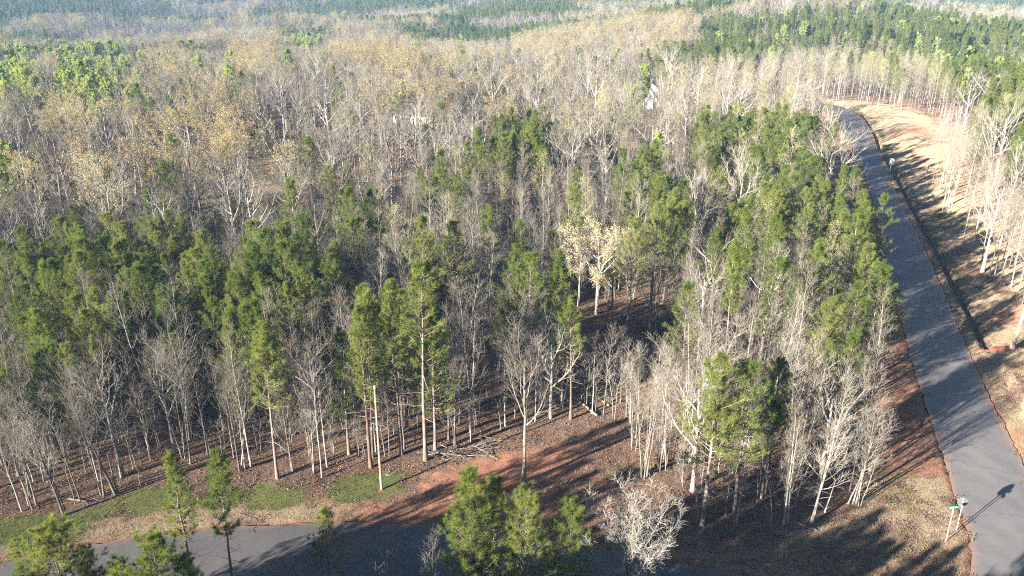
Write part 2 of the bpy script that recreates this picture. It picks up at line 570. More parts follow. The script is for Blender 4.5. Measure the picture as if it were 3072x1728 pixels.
def zones(x, y):
    rd = road_dist(x, y)
    main_x = np.interp(y, [p[1] for p in ROAD_MAIN[:9]], [p[0] for p in ROAD_MAIN[:9]])
    right = x > main_x
    grass = np.zeros_like(x)
    clay = np.zeros_like(x)
    straw = np.zeros_like(x)
    # verge north of the side road: green band under the trees, straw and clay beside the asphalt
    de = dist_line(x, y, FOREST_EDGE)
    north = dist_line(x, y, SIDE_NORTH)
    open_ = (~right) & (rd > 0) & (y < 72) & ~in_forest(x, y)
    west = smooth(-4, -12, x)
    grass = np.where(open_, smooth(5.2, 3.2, np.abs(de - 2.6) * 1.7 + 1.0) * west * 1.0, grass)
    straw = np.where(open_ & (north < 4.5), smooth(4.4, 2.2, north) * (0.35 + 0.55 * west), straw)
    clay = np.where(open_, 0.42 * smooth(1.2, 2.4, north) * smooth(5.2, 3.4, north), clay)
    # red clay clearing in the middle
    blob = np.exp(-(((x + 0.5) / 8.5) ** 2 + ((y - 59 - 0.35 * x) / 3.6) ** 2))
    clay = np.maximum(clay, 0.95 * blob * np.where(right, 0, 1))
    blob = np.exp(-(((x + 4.5) / 9.5) ** 2 + ((y - 54.6 - 0.12 * x) / 2.3) ** 2))
    clay = np.maximum(clay, 1.0 * blob * np.where(right, 0, 1))
    blob = np.exp(-(((x - 7) / 5.5) ** 2 + ((y - 60) / 3.2) ** 2))
    grass = np.maximum(grass, 0.5 * blob)
    # the corner by the signs: mixed dead and green grass
    corner = (~right) & (rd > 0) & (x > 8) & (y < 60)
    grass = np.where(corner & ~in_forest(x, y), 0.36 * smooth(0.4, 2, rd), grass)
    straw = np.where(corner & ~in_forest(x, y), 0.5 + 0.4 * smooth(5.5, 0.6, dist_line(x, y, ROAD_LEFT)), straw)
    # strip between the trees and the long road, west side
    strip = (~right) & (rd > 0) & (y >= 58) & (x > 28) & ~in_forest(x, y)
    clay = np.where(strip, 0.55, clay)
    straw = np.where(strip, 0.35, straw)
    far_strip = (~right) & (rd > 0) & (rd < 7) & (y > 140)
    straw = np.where(far_strip, 0.75, straw)
    # east side: shoulder grass, ditch, pale dry grass bank
    east = right & (rd > 0) & (y < 330)
    dd = np.minimum(dist_line(x, y, DITCH[0]), dist_line(x, y, DITCH[1]))
    grass = np.where(east, 0.8 * smooth(4.6, 2.2, rd) * smooth(0.3, 1.2, rd) * smooth(70, 110, y), grass)
    straw = np.where(east, 0.95 * smooth(26, 12, rd), straw)
    clay = np.where(east, 0.5 * (vnoise(x, y, 9, 12) > 0.25) * smooth(20, 8, rd) * smooth(170, 110, y), clay)
    clay = np.maximum(clay, np.where(east, 0.9 * np.exp(-((x - 62) ** 2 + (y - 83) ** 2) / 10), 0))
    grass = np.maximum(grass, np.where(east, 0.95 * np.exp(-(((x - 73.5) / 4.5) ** 2 + ((y - 133) / 9.0) ** 2)), 0))
    grass = np.where(dd < 0.7, 0, grass)
    straw = np.where(dd < 0.7, 0, straw)
    clay = np.where(dd < 0.7, 0.15, clay)
    clay = np.maximum(clay, 0.75 * smooth(0.75, 0.1, rd) * (rd > 0) * (y < 200))
    for cx, cy_, rx, ry in CLEAR:
        b = np.exp(-(((x - cx) / rx) ** 2 + ((y - cy_) / ry) ** 2) ** 2)
        straw = np.maximum(straw, 0.95 * b)
        clay = np.maximum(clay, 0.55 * b * (vnoise(x, y, 12, 21) > 0.1))
    grass = np.maximum(grass, 0.9 * np.exp(-(((x - 95) / 12) ** 2 + ((y - 262) / 7) ** 2)) * (rd > 0) * 1.0)
    pat = 0.80 + 0.7 * vnoise(x, y, 2.6, 51) + 0.35 * vnoise(x, y, 0.9, 52)
    grass = grass * np.clip(pat, 0, 1.15)
    straw = straw * np.clip(0.8 + 0.45 * vnoise(x, y, 3.4, 53) + 0.2 * vnoise(x, y, 1.1, 54), 0.2, 1.1)
    grass = np.maximum(grass, 0.9 * np.exp(-(((x + 46) / 6) ** 2 + ((y - 163) / 6) ** 2)))
    return grass, clay, straw


FOREST_POLY = FOREST_EDGE + [(56, 136), (64, 164), (70.5, 185), (75, 205), (79, 232), (77, 248), (71, 257), (58, 262), (60, 900), (-900, 900), (-900, 20)]


def in_forest(x, y):
    return pip(x, y, FOREST_POLY)


za, zb, zc = zones(GX.ravel(), GY.ravel())
for nm, arr in (('grass', za), ('clay', zb), ('straw', zc)):
    a = gm.attributes.new(nm, 'FLOAT', 'POINT')
    a.data.foreach_set('value', arr.astype(np.float32))
ground = link('ground', gm, kind='structure', label='rolling forest floor of red brown leaf litter, clay and grass verges')


def densify(poly, step, jit):
    out = []
    n = len(poly)
    for i in range(n):
        a, b = np.array(poly[i]), np.array(poly[(i + 1) % n])
        L = np.linalg.norm(b - a)
        k = max(1, int(L / step))
        nrm = np.array([-(b - a)[1], (b - a)[0]]) / L
        for j in range(k):
            out.append(a + (b - a) * j / k + nrm * rng.normal(0, jit))
    return np.array(out)


def chaikin(p, n=2):
    p = np.array(p, float)
    for _ in range(n):
        a, b = p[:-1], p[1:]
        p = np.concatenate([[p[0]], np.stack([0.75 * a + 0.25 * b, 0.25 * a + 0.75 * b], 1).reshape(-1, 2), [p[-1]]])
    return [tuple(k) for k in p]


import mathutils.geometry as mgeo
outline = chaikin(SIDE_NORTH + ROAD_LEFT) + chaikin(ROAD_RIGHT) + chaikin(SIDE_SOUTH)
outline = densify(outline, 0.6, 0.09)
inner_x, inner_y = np.meshgrid(np.arange(-75, 106, 1.0), np.arange(-20, 276, 1.0))
ix, iy = inner_x.ravel(), inner_y.ravel()
ok = pip(ix, iy, outline)
ix, iy = ix[ok], iy[ok]
dl = dist_line(ix, iy, [tuple(k) for k in outline])
ix, iy, dl = ix[dl > 0.45], iy[dl > 0.45], dl[dl > 0.45]
allp = [Vector(p) for p in outline] + [Vector((a, b)) for a, b in zip(ix, iy)]
nb = len(outline)
vs, es, fs = mgeo.delaunay_2d_cdt(allp, [(i, (i + 1) % nb) for i in range(nb)], [], 1, 1e-4)[:3]
P2 = np.array([tuple(v) for v in vs])
tri = [f for f in fs if len(f) == 3]
cen = P2[np.array(tri)].mean(1)
keep = pip(cen[:, 0], cen[:, 1], outline)
tri = np.array(tri)[keep]
g = Geo()
ed = dist_line(P2[:, 0], P2[:, 1], [tuple(k) for k in outline])
crown_z = 0.03 + 0.05 * np.clip(ed / 3, 0, 1)
g.add(np.stack([P2[:, 0], P2[:, 1], crown_z], -1), tri, 0, True)
rm = g.mesh('road', [M['road']])
a = rm.attributes.new('edge', 'FLOAT', 'POINT')
a.data.foreach_set('value', (1 - np.clip(ed / 0.9, 0, 1)).astype(np.float32))
a = rm.attributes.new('track', 'FLOAT', 'POINT')
a.data.foreach_set('value', (np.exp(-((ed - 0.95) / 0.32) ** 2) + np.exp(-((ed - 2.3) / 0.35) ** 2)).astype(np.float32))
a = rm.attributes.new('newer', 'FLOAT', 'POINT')
a.data.foreach_set('value', (smooth(29, 24, P2[:, 0]) * smooth(58, 54, P2[:, 1])).astype(np.float32))
link('road', rm, kind='structure', label='grey asphalt lane with a side road joining at the corner')

# ------------------------------------------------------------------ tree building blocks
def interp_path(P, Rr, idx, t):
    K = P.shape[1]
    s = np.clip(t, 0, 0.999) * (K - 1)
    i = s.astype(int)
    f = (s - i)[:, None]
    a, b = P[idx, i], P[idx, i + 1]
    d = b - a
    d = d / (np.linalg.norm(d, axis=1, keepdims=True) + 1e-9)
    r = Rr[idx, i] * (1 - f[:, 0]) + Rr[idx, i + 1] * f[:, 0]
    return a * (1 - f) + b * f, d, r


def unit(v):
    return v / (np.linalg.norm(v, axis=-1, keepdims=True) + 1e-9)


def fan(d, r, k):
    """unit vectors square to d, spread evenly round it in the order k"""
    ref = np.where(np.abs(d[:, 2:3]) < 0.9, np.array([0, 0, 1.0]), np.array([1.0, 0, 0]))
    A = unit(np.cross(d, ref))
    B = np.cross(d, A)
    an = (k * 2.39996 + r.uniform(0, 6.28) + r.normal(0, 0.45, len(d)))[:, None]
    return A * np.cos(an) + B * np.sin(an)


def perp(d, r):
    a = r.normal(size=d.shape)
    a = a - (a * d).sum(-1, keepdims=True) * d
    return unit(a)


def grow(r, P, Rr, n, t0, t1, ang, length, up=0.2, wob=0.08, K=4, rfac=0.6, taper=0.35, lenfall=0.5, rmin=0.004, azi=None):
    """n children on each parent path between t0 and t1. ang (lo, hi) in degrees; length (lo, hi) metres; lenfall: how much shorter at the tip"""
    Mp = P.shape[0]
    idx = np.repeat(np.arange(Mp), n)
    t = np.tile((np.arange(n) + 0.5) / n, Mp) + r.uniform(-0.5, 0.5, Mp * n) / n
    tt = t0 + (t1 - t0) * np.clip(t, 0, 1)
    pos, d, rad = interp_path(P, Rr, idx, tt)
    a = np.radians(r.uniform(ang[0], ang[1], len(idx)))[:, None]
    dirn = unit(d * np.cos(a) + fan(d, r, np.arange(len(d))) * np.sin(a))
    L = r.uniform(length[0], length[1], len(idx)) * (1 - lenfall * t)
    pts = [pos]
    cur = dirn
    for k in range(K - 1):
        cur = unit(cur + np.array([0, 0, up]) + r.normal(0, wob, cur.shape))
        pts.append(pts[-1] + cur * (L / (K - 1))[:, None])
    r0 = np.maximum(np.minimum(rad * rfac, L * 0.022 + 0.003), rmin)
    rr = r0[:, None] * np.linspace(1, taper, K)[None]
    return np.stack(pts, 1), np.maximum(rr, rmin * 0.7)


def trunk_path(r, h, r0, lean=0.02, wob=0.05, K=12, base=(0, 0), top_frac=0.12, flare=True):
    z = np.linspace(0, 1, K)
    x = np.cumsum(r.normal(0, wob, K)) * np.linspace(0, 1, K) ** 0.7
    y = np.cumsum(r.normal(0, wob, K)) * np.linspace(0, 1, K) ** 0.7
    la, lb = r.normal(0, lean, 2)
    P = np.stack([base[0] + x + la * z * h, base[1] + y + lb * z * h, z * h - 0.25 * (z == 0)], -1)
    Rr = r0 * (1 - (1 - top_frac) * z ** 0.9)
    if flare:
        Rr[0] *= 1.35
    return P[None], Rr[None]


def leaves(geo, r, pos, size, mat, n=1, spread=0.12, droop=0.0):
    """small folded leaf faces round each position"""
    pos = np.repeat(pos, n, axis=0)
    m = len(pos)
    pos = pos + r.normal(0, spread, pos.shape)
    d = unit(r.normal(size=(m, 3)) + np.array([0, 0, -droop]))
    s = perp(d, r)
    L = r.uniform(size[0], size[1], m)[:, None]
    W = L * 0.36
    a, b = pos - d * L / 2, pos + d * L / 2
    V = np.stack([a, pos + s * W, b, pos - s * W], 1).reshape(-1, 3)
    F = np.arange(m * 4).reshape(-1, 4)
    geo.add(V, F, mat)


def needle_tufts(geo, r, pos, d, n, length, width, mat, cone=0.85):
    m = len(pos)
    p = np.repeat(pos, n, 0)
    dd = np.repeat(d, n, 0)
    dirn = unit(dd + cone * r.normal(size=p.shape))
    p = p - dd * r.uniform(0, 0.16, (m * n, 1))
    L = r.uniform(length[0], length[1], (m * n, 1))
    s = perp(dirn, r) * width * 0.5
    V = np.stack([p - s, p + s, p + dirn * L], 1).reshape(-1, 3)
    geo.add(V, np.arange(m * n * 3).reshape(-1, 3), mat)


def pine(seed, h, r0, crown0, rad, ntuft, nneedle, nlen=(0.2, 0.32), nw=0.02, young=False, forked=False, thin=1.0):
    """returns (trunk Geo, crown Geo): bark; wood + needles"""
    r = np.random.default_rng(seed)
    tg, cg = Geo(), Geo()
    P, Rr = trunk_path(r, h, r0, 0.012, 0.035, 14, top_frac=0.08)
    tg.tubes(P, Rr, 8, 0)
    paths = [(P, Rr, crown0, 1.0, 1.0)]
    if forked:
        Q, Qr = grow(r, P, Rr, 1, crown0 + 0.12, crown0 + 0.14, (22, 30), (h * 0.33, h * 0.36), 0.35, 0.03, 7, 0.8, 0.2)
        Qr = np.maximum(Qr, 0.03)
        tg.tubes(Q, Qr, 6, 0)
        paths.append((Q, Qr, 0.25, 0.75, 0.5))
    allb = []
    for (P_, R_, c0, scale, share) in paths:
        nwh = int(((1 - c0) * h / 0.46) * share) + 2
        tip_r = 0.22
        t = c0 + (1 - c0) * (np.linspace(0, 1, nwh) ** 0.95) * 0.985
        for k, tk in enumerate(t):
            q = (tk - c0) / (1 - c0)
            env = (1 - q) ** 0.52 * (0.6 + 0.4 * min(1, q / 0.3)) if not young else (1 - q) ** 0.45
            L0 = (rad * env + tip_r) * scale
            nb_ = r.integers(3, 6) if q < 0.85 else 4
            if r.random() < 0.12 and not young:
                continue
            ang = 78 - 42 * q + (0 if young else r.normal(0, 6))
            B, Br = grow(r, P_, R_, int(nb_), tk - 0.01, tk + 0.005, (ang - 10, ang + 10), (L0 * 0.6, L0 * 1.15), 0.14, 0.06, 5, 0.45, 0.3, 0.0, 0.007)
            allb.append((B, Br))
    B = np.concatenate([b for b, _ in allb])
    Br = np.concatenate([b for _, b in allb])
    cg.tubes(B, Br, 4, 0)
    S, Sr = grow(r, B, Br, 6, 0.30, 1.0, (30, 62), (0.35, 0.95), 0.16, 0.06, 3, 0.6, 0.4, 0.35, 0.005)
    # side shoots scale with their branch
    bl = np.linalg.norm(B[:, -1] - B[:, 0], axis=1)
    f = np.repeat(np.clip(bl / max(rad, 0.6), 0.25, 1.0), 6)[:, None, None]
    S = S[:, :1] + (S - S[:, :1]) * f
    cg.tubes(S, Sr, 3, 0, False)
    pos, d = [B[:, -1], S[:, -1], S[:, 1], B[:, -2] * 0.4 + B[:, -1] * 0.6], [unit(B[:, -1] - B[:, -2]), unit(S[:, -1] - S[:, -2]), unit(S[:, -1] - S[:, -2]), unit(B[:, -1] - B[:, -2])]
    if young:
        pos, d = [pos[0], pos[1], pos[1], pos[3]], [d[0], d[1], d[1], d[3]]
    pos, d = np.concatenate(pos), np.concatenate(d)
    top = P[:, -1] + np.array([0, 0, 0.05])
    pos = np.concatenate([pos, top, top + [0, 0, 0.15]])
    d = np.concatenate([d, [[0, 0, 1.0]], [[0, 0, 1.0]]])
    # leave natural gaps: whole branchlets without needles
    keep_ = r.random(len(pos)) < min(1.0, ntuft / len(pos)) * thin
    keep_[-2:] = True
    pos, d = pos[keep_], unit(d[keep_] + np.array([0, 0, 0.35]))
    needle_tufts(cg, r, pos, d, nneedle, nlen, nw, 1)
    # dead stubs under the live crown
    if crown0 > 0.3:
        D, Dr = grow(r, P, Rr, 16, crown0 * 0.45, crown0 * 1.02, (65, 100), (0.3, 1.7), -0.03, 0.08, 4, 0.3, 0.3, -0.5, 0.006)
        cg.tubes(D, Dr, 3, 0, False)
        D2, Dr2 = grow(r, D, Dr, 3, 0.4, 1.0, (30, 60), (0.2, 0.6), 0.0, 0.1, 3, 0.5, 0.4, 0.3, 0.004)
        cg.tubes(D2, Dr2, 3, 0, False)
    return tg, cg


def bare(seed, h, r0, style='slender', leaf=None, nleaf=0, lsize=(0.08, 0.16), tw=1.0, stems=1):
    """trunk Geo: trunk and main limbs; crown Geo: branches, twigs, buds"""
    r = np.random.default_rng(seed)
    tg, cg = Geo(), Geo()
    tips = []

    def twigs(L1, R1, n2, n3, l2, l3, up):
        L2, R2 = grow(r, L1, R1, n2, 0.22, 1.0, (22, 52), l2, up, 0.09, 4, 0.62, 0.35, 0.55, 0.0085 * tw)
        cg.tubes(L2, R2, 3, 0, False)
        L3, R3 = grow(r, L2, R2, n3, 0.2, 1.0, (20, 50), l3, up * 0.8, 0.11, 3, 0.7, 0.5, 0.4, 0.0065 * tw)
        cg.tubes(L3, R3, 3, 0, False)
        tips.append(L3[:, -1])
        tips.append(L3[:, 1])
        tips.append(L2[:, -1])

    if style == 'slender':
        for s in range(stems):
            hh = h * (1 if s == 0 else r.uniform(0.72, 1.0))
            base = (0, 0) if s == 0 else tuple(r.normal(0, 0.35, 2))
            P, Rr = trunk_path(r, hh, r0 * (1 if s == 0 else 0.8), 0.02 if stems == 1 else 0.085, 0.05, 12, base, 0.07)
            tg.tubes(P, Rr, 7, 0)
            nb_ = int(22 / max(1, stems * 0.55))
            L1, R1 = grow(r, P, Rr, nb_, 0.32, 0.985, (30, 60), (h * 0.19, h * 0.34), 0.18, 0.07, 6, 0.5, 0.25, 0.76, 0.0115 * tw)
            cg.tubes(L1, R1, 4, 0)
            twigs(L1, R1, 7, 3, (0.7, 1.9), (0.35, 0.9), 0.16)
            D, Dr = grow(r, P, Rr, 7, 0.12, 0.4, (50, 95), (0.3, 1.6), 0.02, 0.1, 4, 0.25, 0.3, 0, 0.006)
            cg.tubes(D, Dr, 3, 0, False)
    elif style == 'spread':
        fork = r.uniform(0.34, 0.48)
        P, Rr = trunk_path(r, h * 0.74, r0, 0.02, 0.07, 9, top_frac=0.35)
        tg.tubes(P, Rr, 8, 0)
        L0, R0 = grow(r, P, Rr, 8, fork, 0.99, (32, 66), (h * 0.38, h * 0.50), 0.075, 0.11, 8, 0.7, 0.22, 0.35, 0.045)
        tg.tubes(L0, R0, 6, 0)
        L1, R1 = grow(r, L0, R0, 7, 0.22, 1.0, (24, 52), (h * 0.13, h * 0.23), 0.12, 0.1, 6, 0.62, 0.3, 0.35, 0.019 * tw)
        cg.tubes(L1, R1, 4, 0)
        twigs(L1, R1, 5, 3, (0.7, 1.6), (0.35, 0.85), 0.12)
        D, Dr = grow(r, P, Rr, 5, 0.25, 0.5, (60, 95), (0.6, 2.6), 0.05, 0.14, 5, 0.25, 0.3, 0, 0.01)
        cg.tubes(D, Dr, 3, 0, False)
    elif style == 'fork':
        P, Rr = trunk_path(r, h * 0.8, r0, 0.01, 0.06, 10, top_frac=0.3)
        tg.tubes(P, Rr, 8, 0)
        L0, R0 = grow(r, P, Rr, 8, 0.42, 0.99, (28, 56), (h * 0.34, h * 0.46), 0.16, 0.1, 8, 0.62, 0.2, 0.4, 0.03)
        tg.tubes(L0, R0, 6, 0)
        L1, R1 = grow(r, L0, R0, 8, 0.2, 1.0, (24, 52), (h * 0.12, h * 0.2), 0.14, 0.09, 6, 0.58, 0.3, 0.35, 0.012 * tw)
        cg.tubes(L1, R1, 4, 0)
        twigs(L1, R1, 6, 4, (0.6, 1.4), (0.35, 0.8), 0.12)
    elif style == 'vase':
        P, Rr = trunk_path(r, h * 0.5, r0, 0.01, 0.04, 6, top_frac=0.6)
        tg.tubes(P, Rr, 8, 0)
        L0, R0 = grow(r, P, Rr, 12, 0.25, 1.0, (14, 44), (h * 0.52, h * 0.6), 0.10, 0.04, 8, 0.6, 0.2, 0.15, 0.022)
        tg.tubes(L0, R0, 6, 0)
        L1, R1 = grow(r, L0, R0, 11, 0.2, 1.0, (20, 42), (h * 0.10, h * 0.17), 0.12, 0.07, 5, 0.55, 0.3, 0.3, 0.011 * tw)
        cg.tubes(L1, R1, 4, 0)
        twigs(L1, R1, 6, 4, (0.5, 1.0), (0.3, 0.6), 0.1)
    elif style == 'dome':
        P, Rr = trunk_path(r, h * 0.55, r0, 0.01, 0.04, 7, top_frac=0.5)
        tg.tubes(P, Rr, 8, 0)
        L0, R0 = grow(r, P, Rr, 14, 0.45, 1.0, (20, 74), (h * 0.36, h * 0.44), 0.025, 0.07, 8, 0.6, 0.2, 0.0, 0.022)
        tg.tubes(L0, R0, 6, 0)
        L1, R1 = grow(r, L0, R0, 9, 0.3, 1.0, (20, 50), (h * 0.09, h * 0.15), 0.12, 0.07, 5, 0.55, 0.3, 0.3, 0.011 * tw)
        cg.tubes(L1, R1, 4, 0)
        twigs(L1, R1, 5, 4, (0.5, 1.1), (0.3, 0.7), 0.1)
    elif style == 'fan':
        P, Rr = trunk_path(r, h * 0.5, r0, 0.005, 0.02, 7, top_frac=0.5)
        tg.tubes(P, Rr, 8, 0)
        L0, R0 = grow(r, P, Rr, 16, 0.40, 1.0, (3, 44), (h * 0.46, h * 0.52), 0.03, 0.05, 8, 0.55, 0.2, 0.0, 0.018)
        tg.tubes(L0, R0, 6, 0)
        L1, R1 = grow(r, L0, R0, 11, 0.2, 1.0, (18, 44), (h * 0.09, h * 0.14), 0.08, 0.06, 5, 0.55, 0.3, 0.3, 0.009 * tw)
        cg.tubes(L1, R1, 4, 0)
        twigs(L1, R1, 6, 4, (0.45, 0.9), (0.25, 0.5), 0.06)
    elif style == 'sapling':
        for s in range(stems):
            base = tuple(r.normal(0, 0.25, 2)) if s else (0, 0)
            P, Rr = trunk_path(r, h * r.uniform(0.7, 1), r0, 0.06, 0.09, 9, base, 0.12, False)
            tg.tubes(P, Rr, 5, 0)
            L1, R1 = grow(r, P, Rr, 11, 0.25, 0.98, (30, 70), (h * 0.12, h * 0.3), 0.12, 0.1, 5, 0.5, 0.3, 0.55, 0.009 * tw)
            cg.tubes(L1, R1, 3, 0, False)
            L2, R2 = grow(r, L1, R1, 6, 0.25, 1.0, (25, 55), (0.3, 0.8), 0.1, 0.12, 3, 0.6, 0.4, 0.4, 0.006 * tw)
            cg.tubes(L2, R2, 3, 0, False)
            tips.append(L2[:, -1])
            tips.append(L2[:, 1])
    if leaf and nleaf:
        T = np.concatenate(tips)
        per = max(1, int(round(nleaf / len(T))))
        if nleaf < len(T):
            T = T[r.random(len(T)) < nleaf / len(T)]
        leaves(cg, r, T, lsize, 1, per, 0.10)
    return tg, cg


class Proto:
    def __init__(self, name, pair, mats_t, mats_c):
        tg, cg = pair
        self.trunk = tg.mesh(name + '_trunk', mats_t)
        self.crown = cg.mesh(name + '_crown', mats_c)
        self.top = max(float(np.concatenate(cg.v)[:, 2].max()), float(np.concatenate(tg.v)[:, 2].max()))
        both = Geo()
        both.merge(tg, 0)
        both.merge(cg, len(mats_t))
        self.whole = both.mesh(name + '_whole', mats_t + mats_c)


PR = {k: [] for k in ('pine', 'young_pine', 'wide_pine', 'slender', 'spread', 'tan', 'green', 'bud', 'sapling', 'clump', 'vase', 'dome', 'fork')}
wood = [M['bark_pale']]
for i in range(9):
    r_ = random.Random(i)
    PR['pine'].append(Proto('pine', pine(100 + i, r_.uniform(14, 16.5), r_.uniform(0.13, 0.18), r_.uniform(0.42, 0.6), r_.uniform(2.0, 2.7), 1900, 14, (0.22, 0.40), 0.026, False, i % 4 == 3), [M['bark_pine']], [M['bark_pine'], M['needles']]))
for i in range(4):
    PR['young_pine'].append(Proto('young_pine', pine(140 + i, 12.5, 0.12, 0.12 + 0.06 * i, 3.0, 3000, 34, (0.22, 0.38), 0.0145, True), [M['bark_pine']], [M['bark_pine'], M['needles']]))
for i in range(4):
    PR['wide_pine'].append(Proto('wide_pine', pine(170 + i, 14, 0.17, 0.26 + 0.05 * i, 3.7, 3400, 14, (0.24, 0.42), 0.027, False, i == 2), [M['bark_pine']], [M['bark_pine'], M['needles']]))
PR['young_pine'].append(Proto('young_pine', pine(150, 12, 0.15, 0.10, 4.3, 3600, 34, (0.22, 0.38), 0.0155, True), [M['bark_pine']], [M['bark_pine'], M['needles']]))
for i in range(12):
    PR['slender'].append(Proto('slender', bare(200 + i, 15, 0.09 + 0.014 * (i % 4), 'slender', stems=2 if i % 4 == 3 else 1), wood, [M['twig']]))
for i in range(6):
    PR['spread'].append(Proto('spread', bare(240 + i, 17, 0.25 + 0.02 * (i % 3), 'spread'), wood, [M['twig']]))
for i in range(4):
    PR['tan'].append(Proto('tan', bare(280 + i, 17, 0.22, 'spread', True, 6500, (0.10, 0.20)), wood, [M['twig'], M['buds']]))
for i in range(4):
    PR['green'].append(Proto('green', bare(320 + i, 15, 0.16, 'slender', True, 8000, (0.16, 0.34)), wood, [M['twig'], M['leaf_green']]))
for i in range(4):
    PR['bud'].append(Proto('bud', bare(360 + i, 16, 0.12, 'slender', True, 2200, (0.07, 0.15)), wood, [M['twig'], M['bud_green']]))
for i in range(6):
    PR['sapling'].append(Proto('sapling', bare(400 + i, 5.5, 0.035, 'sapling', None, 0, stems=1 + i % 3), wood, [M['twig']]))
for i in range(3):
    PR['clump'].append(Proto('clump', bare(440 + i, 13, 0.085, 'slender', stems=5), wood, [M['twig']]))
for i in range(2):
    PR['fork'].append(Proto('fork', bare(480 + i, 16, 0.19, 'fork'), wood, [M['twig']]))
for i in range(2):
    PR['dome'].append(Proto('dome', bare(470 + i, 13, 0.17, 'dome', True, 9000, (0.09, 0.17), tw=1.1), wood, [M['twig'], M['cream_buds']]))
for i in range(2):
    PR['vase'].append(Proto('vase', bare(460 + i, 11, 0.14, 'fan', tw=0.95), [M['bark_pale']], [M['bark_pale']]))

# ------------------------------------------------------------------ where the trees stand
trees = []                       # dicts: kind, proto, x, y, z, rz, sc, label (own) or None


def put(kind, x, y, h, i=None, rz=None, label=None, tilt=(0, 0), z=None):
    L = PR[kind]
    i = int(rng.integers(len(L))) if i is None else i % len(L)
    sc = h / L[i].top
    t = dict(kind=kind, i=i, x=float(x), y=float(y), z=tz(x, y) if z is None else z, rz=float(rng.uniform(0, 6.28)) if rz is None else rz, sc=float(sc), h=float(h), label=label, tilt=tilt)
    trees.append(t)
    return t


def key(kind, u, v, vtop, label, i=None, rz=None, tilt=(0, 0)):
    p = at(u, v)
    top = on(u, vtop, p[1])
    return put(kind, p[0], p[1], max(2.0, top[2] - tz(*p)), i, rz, label, tilt)


def fore(kind, u, vtop, y, label, i=None, rz=None, tilt=(0, 0)):
    p = on(u, vtop, y)
    return put(kind, p[0], y, p[2] - tz(p[0], y), i, rz, label, tilt)


KEYS = 0
key('fork', 1317, 1217, 790, 'tall forked bare tree with white limbs standing alone at the red clay clearing', 1, 0.6)
key('pine', 1071, 1160, 640, 'tallest front row pine with a straight pale trunk, right of the utility pole', 0, 1.0)
key('pine', 1010, 1144, 700, 'straight pine between the utility pole and the tallest front row pine', 1)
key('pine', 933, 1175, 760, 'pine directly left of the utility pole with a broad light green crown', 2)
key('pine', 938, 1150, 720, 'thinner pine growing right behind the pine beside the utility pole', 4)
key('pine', 698, 1204, 800, 'front row pine with open branches at the green verge left of the utility pole', 3)
key('slender', 810, 1199, 840, 'slim white bare tree at the verge between two front row pines', 0)
key('slender', 790, 1190, 900, 'short white bare stem beside the slim white bare tree at the verge', 1)
key('slender', 632, 1172, 800, 'dark stemmed bare tree leaning left at the head of the green verge', 2, tilt=(0, -0.06))
key('fork', 440, 1140, 830, 'broad white bare tree with a rounded crown in the left front row', 2)
key('slender', 160, 1295, 940, 'bare tree leaning left whose dark base stands in the green verge', 3, tilt=(0, -0.13))
key('slender', 168, 1291, 990, 'thin bare stem sharing the dark base of the leaning tree in the verge', 4, tilt=(0, -0.08))
key('slender', 202, 1257, 960, 'bare tree leaning left behind the fallen log at the verge', 5, tilt=(0, -0.10))
key('slender', 254, 1244, 960, 'slim bare tree right of the fallen log at the left verge', 6, tilt=(0, -0.07))
key('slender', 291, 1242, 850, 'twin stemmed bare tree with a dark trunk at the left verge', 7, tilt=(0, -0.08))
key('slender', 297, 1241, 900, 'second stem of the dark twin bare trees at the left verge', 0, tilt=(0, -0.05))
key('slender', 55, 1284, 1000, 'crooked white bare stem at the far left end of the verge', 1, tilt=(0, -0.12))
key('slender', 82, 1280, 1010, 'crooked bare stem second from the far left end of the verge', 2, tilt=(0, -0.1))
key('sapling', 351, 1218, 1080, 'small sapling with a crooked white stem behind the left verge', 0)
key('slender', 1146, 1117, 790, 'straight white bare trunk beside the brush pile', 3)
key('slender', 1097, 1111, 860, 'dark stemmed bare tree right of the tallest front row pine', 4)
key('pine', 1413, 1020, 760, 'thin trunked pine with a small high crown left of the fallen trunk', 8)
key('pine', 1436, 1051, 740, 'thin pine with a sparse yellow green top, right beside the fallen trunk', 5)
key('slender', 1518, 1042, 800, 'straight pale bare trunk right of the fallen trunk', 5)
key('slender', 1490, 1037, 830, 'pale bare stem standing between the fallen trunks', 6)
key('clump', 1611, 1197, 850, 'white many stemmed bare clump at the edge of the red clay clearing', 0)
key('clump', 1660, 1185, 880, 'pale many stemmed bare clump right behind the white one at the clearing', 1)
key('wide_pine', 1766, 1322, 870, 'short crowned pine with a snapped looking lower trunk near the shaded corner', 6)
key('wide_pine', 1844, 1313, 900, 'dark trunked pine second from the left in the shaded corner grove', 7)
key('slender', 1853, 1318, 1020, 'thin white stem hard against the dark pine trunk in the corner grove', 0)
key('slender', 1823, 1268, 1010, 'forked white stem behind the two corner pines', 1)
key('slender', 1904, 1271, 1020, 'thin white stem at the middle of the corner grove', 2)
key('slender', 1972, 1317, 1000, 'left one of two close white stems in the corner grove', 3)
key('slender', 1980, 1318, 1010, 'right one of two close white stems in the corner grove', 4)
key('slender', 2044, 1315, 925, 'big white bare tree in the corner grove with a fan of branches', 3, tilt=(0, 0.06))
key('slender', 2075, 1286, 1050, 'short white stem leaning right behind the big white corner tree', 5, tilt=(0, 0.1))
key('slender', 2146, 1266, 980, 'right end bare tree of the corner grove leaning over the roadside', 6, tilt=(0, 0.07))
key('slender', 2154, 1266, 1000, 'second bare stem at the right end of the corner grove', 7, tilt=(0, 0.06))
key('wide_pine', 1925, 1240, 890, 'pine with a yellow green crown in the middle of the corner grove', 2)
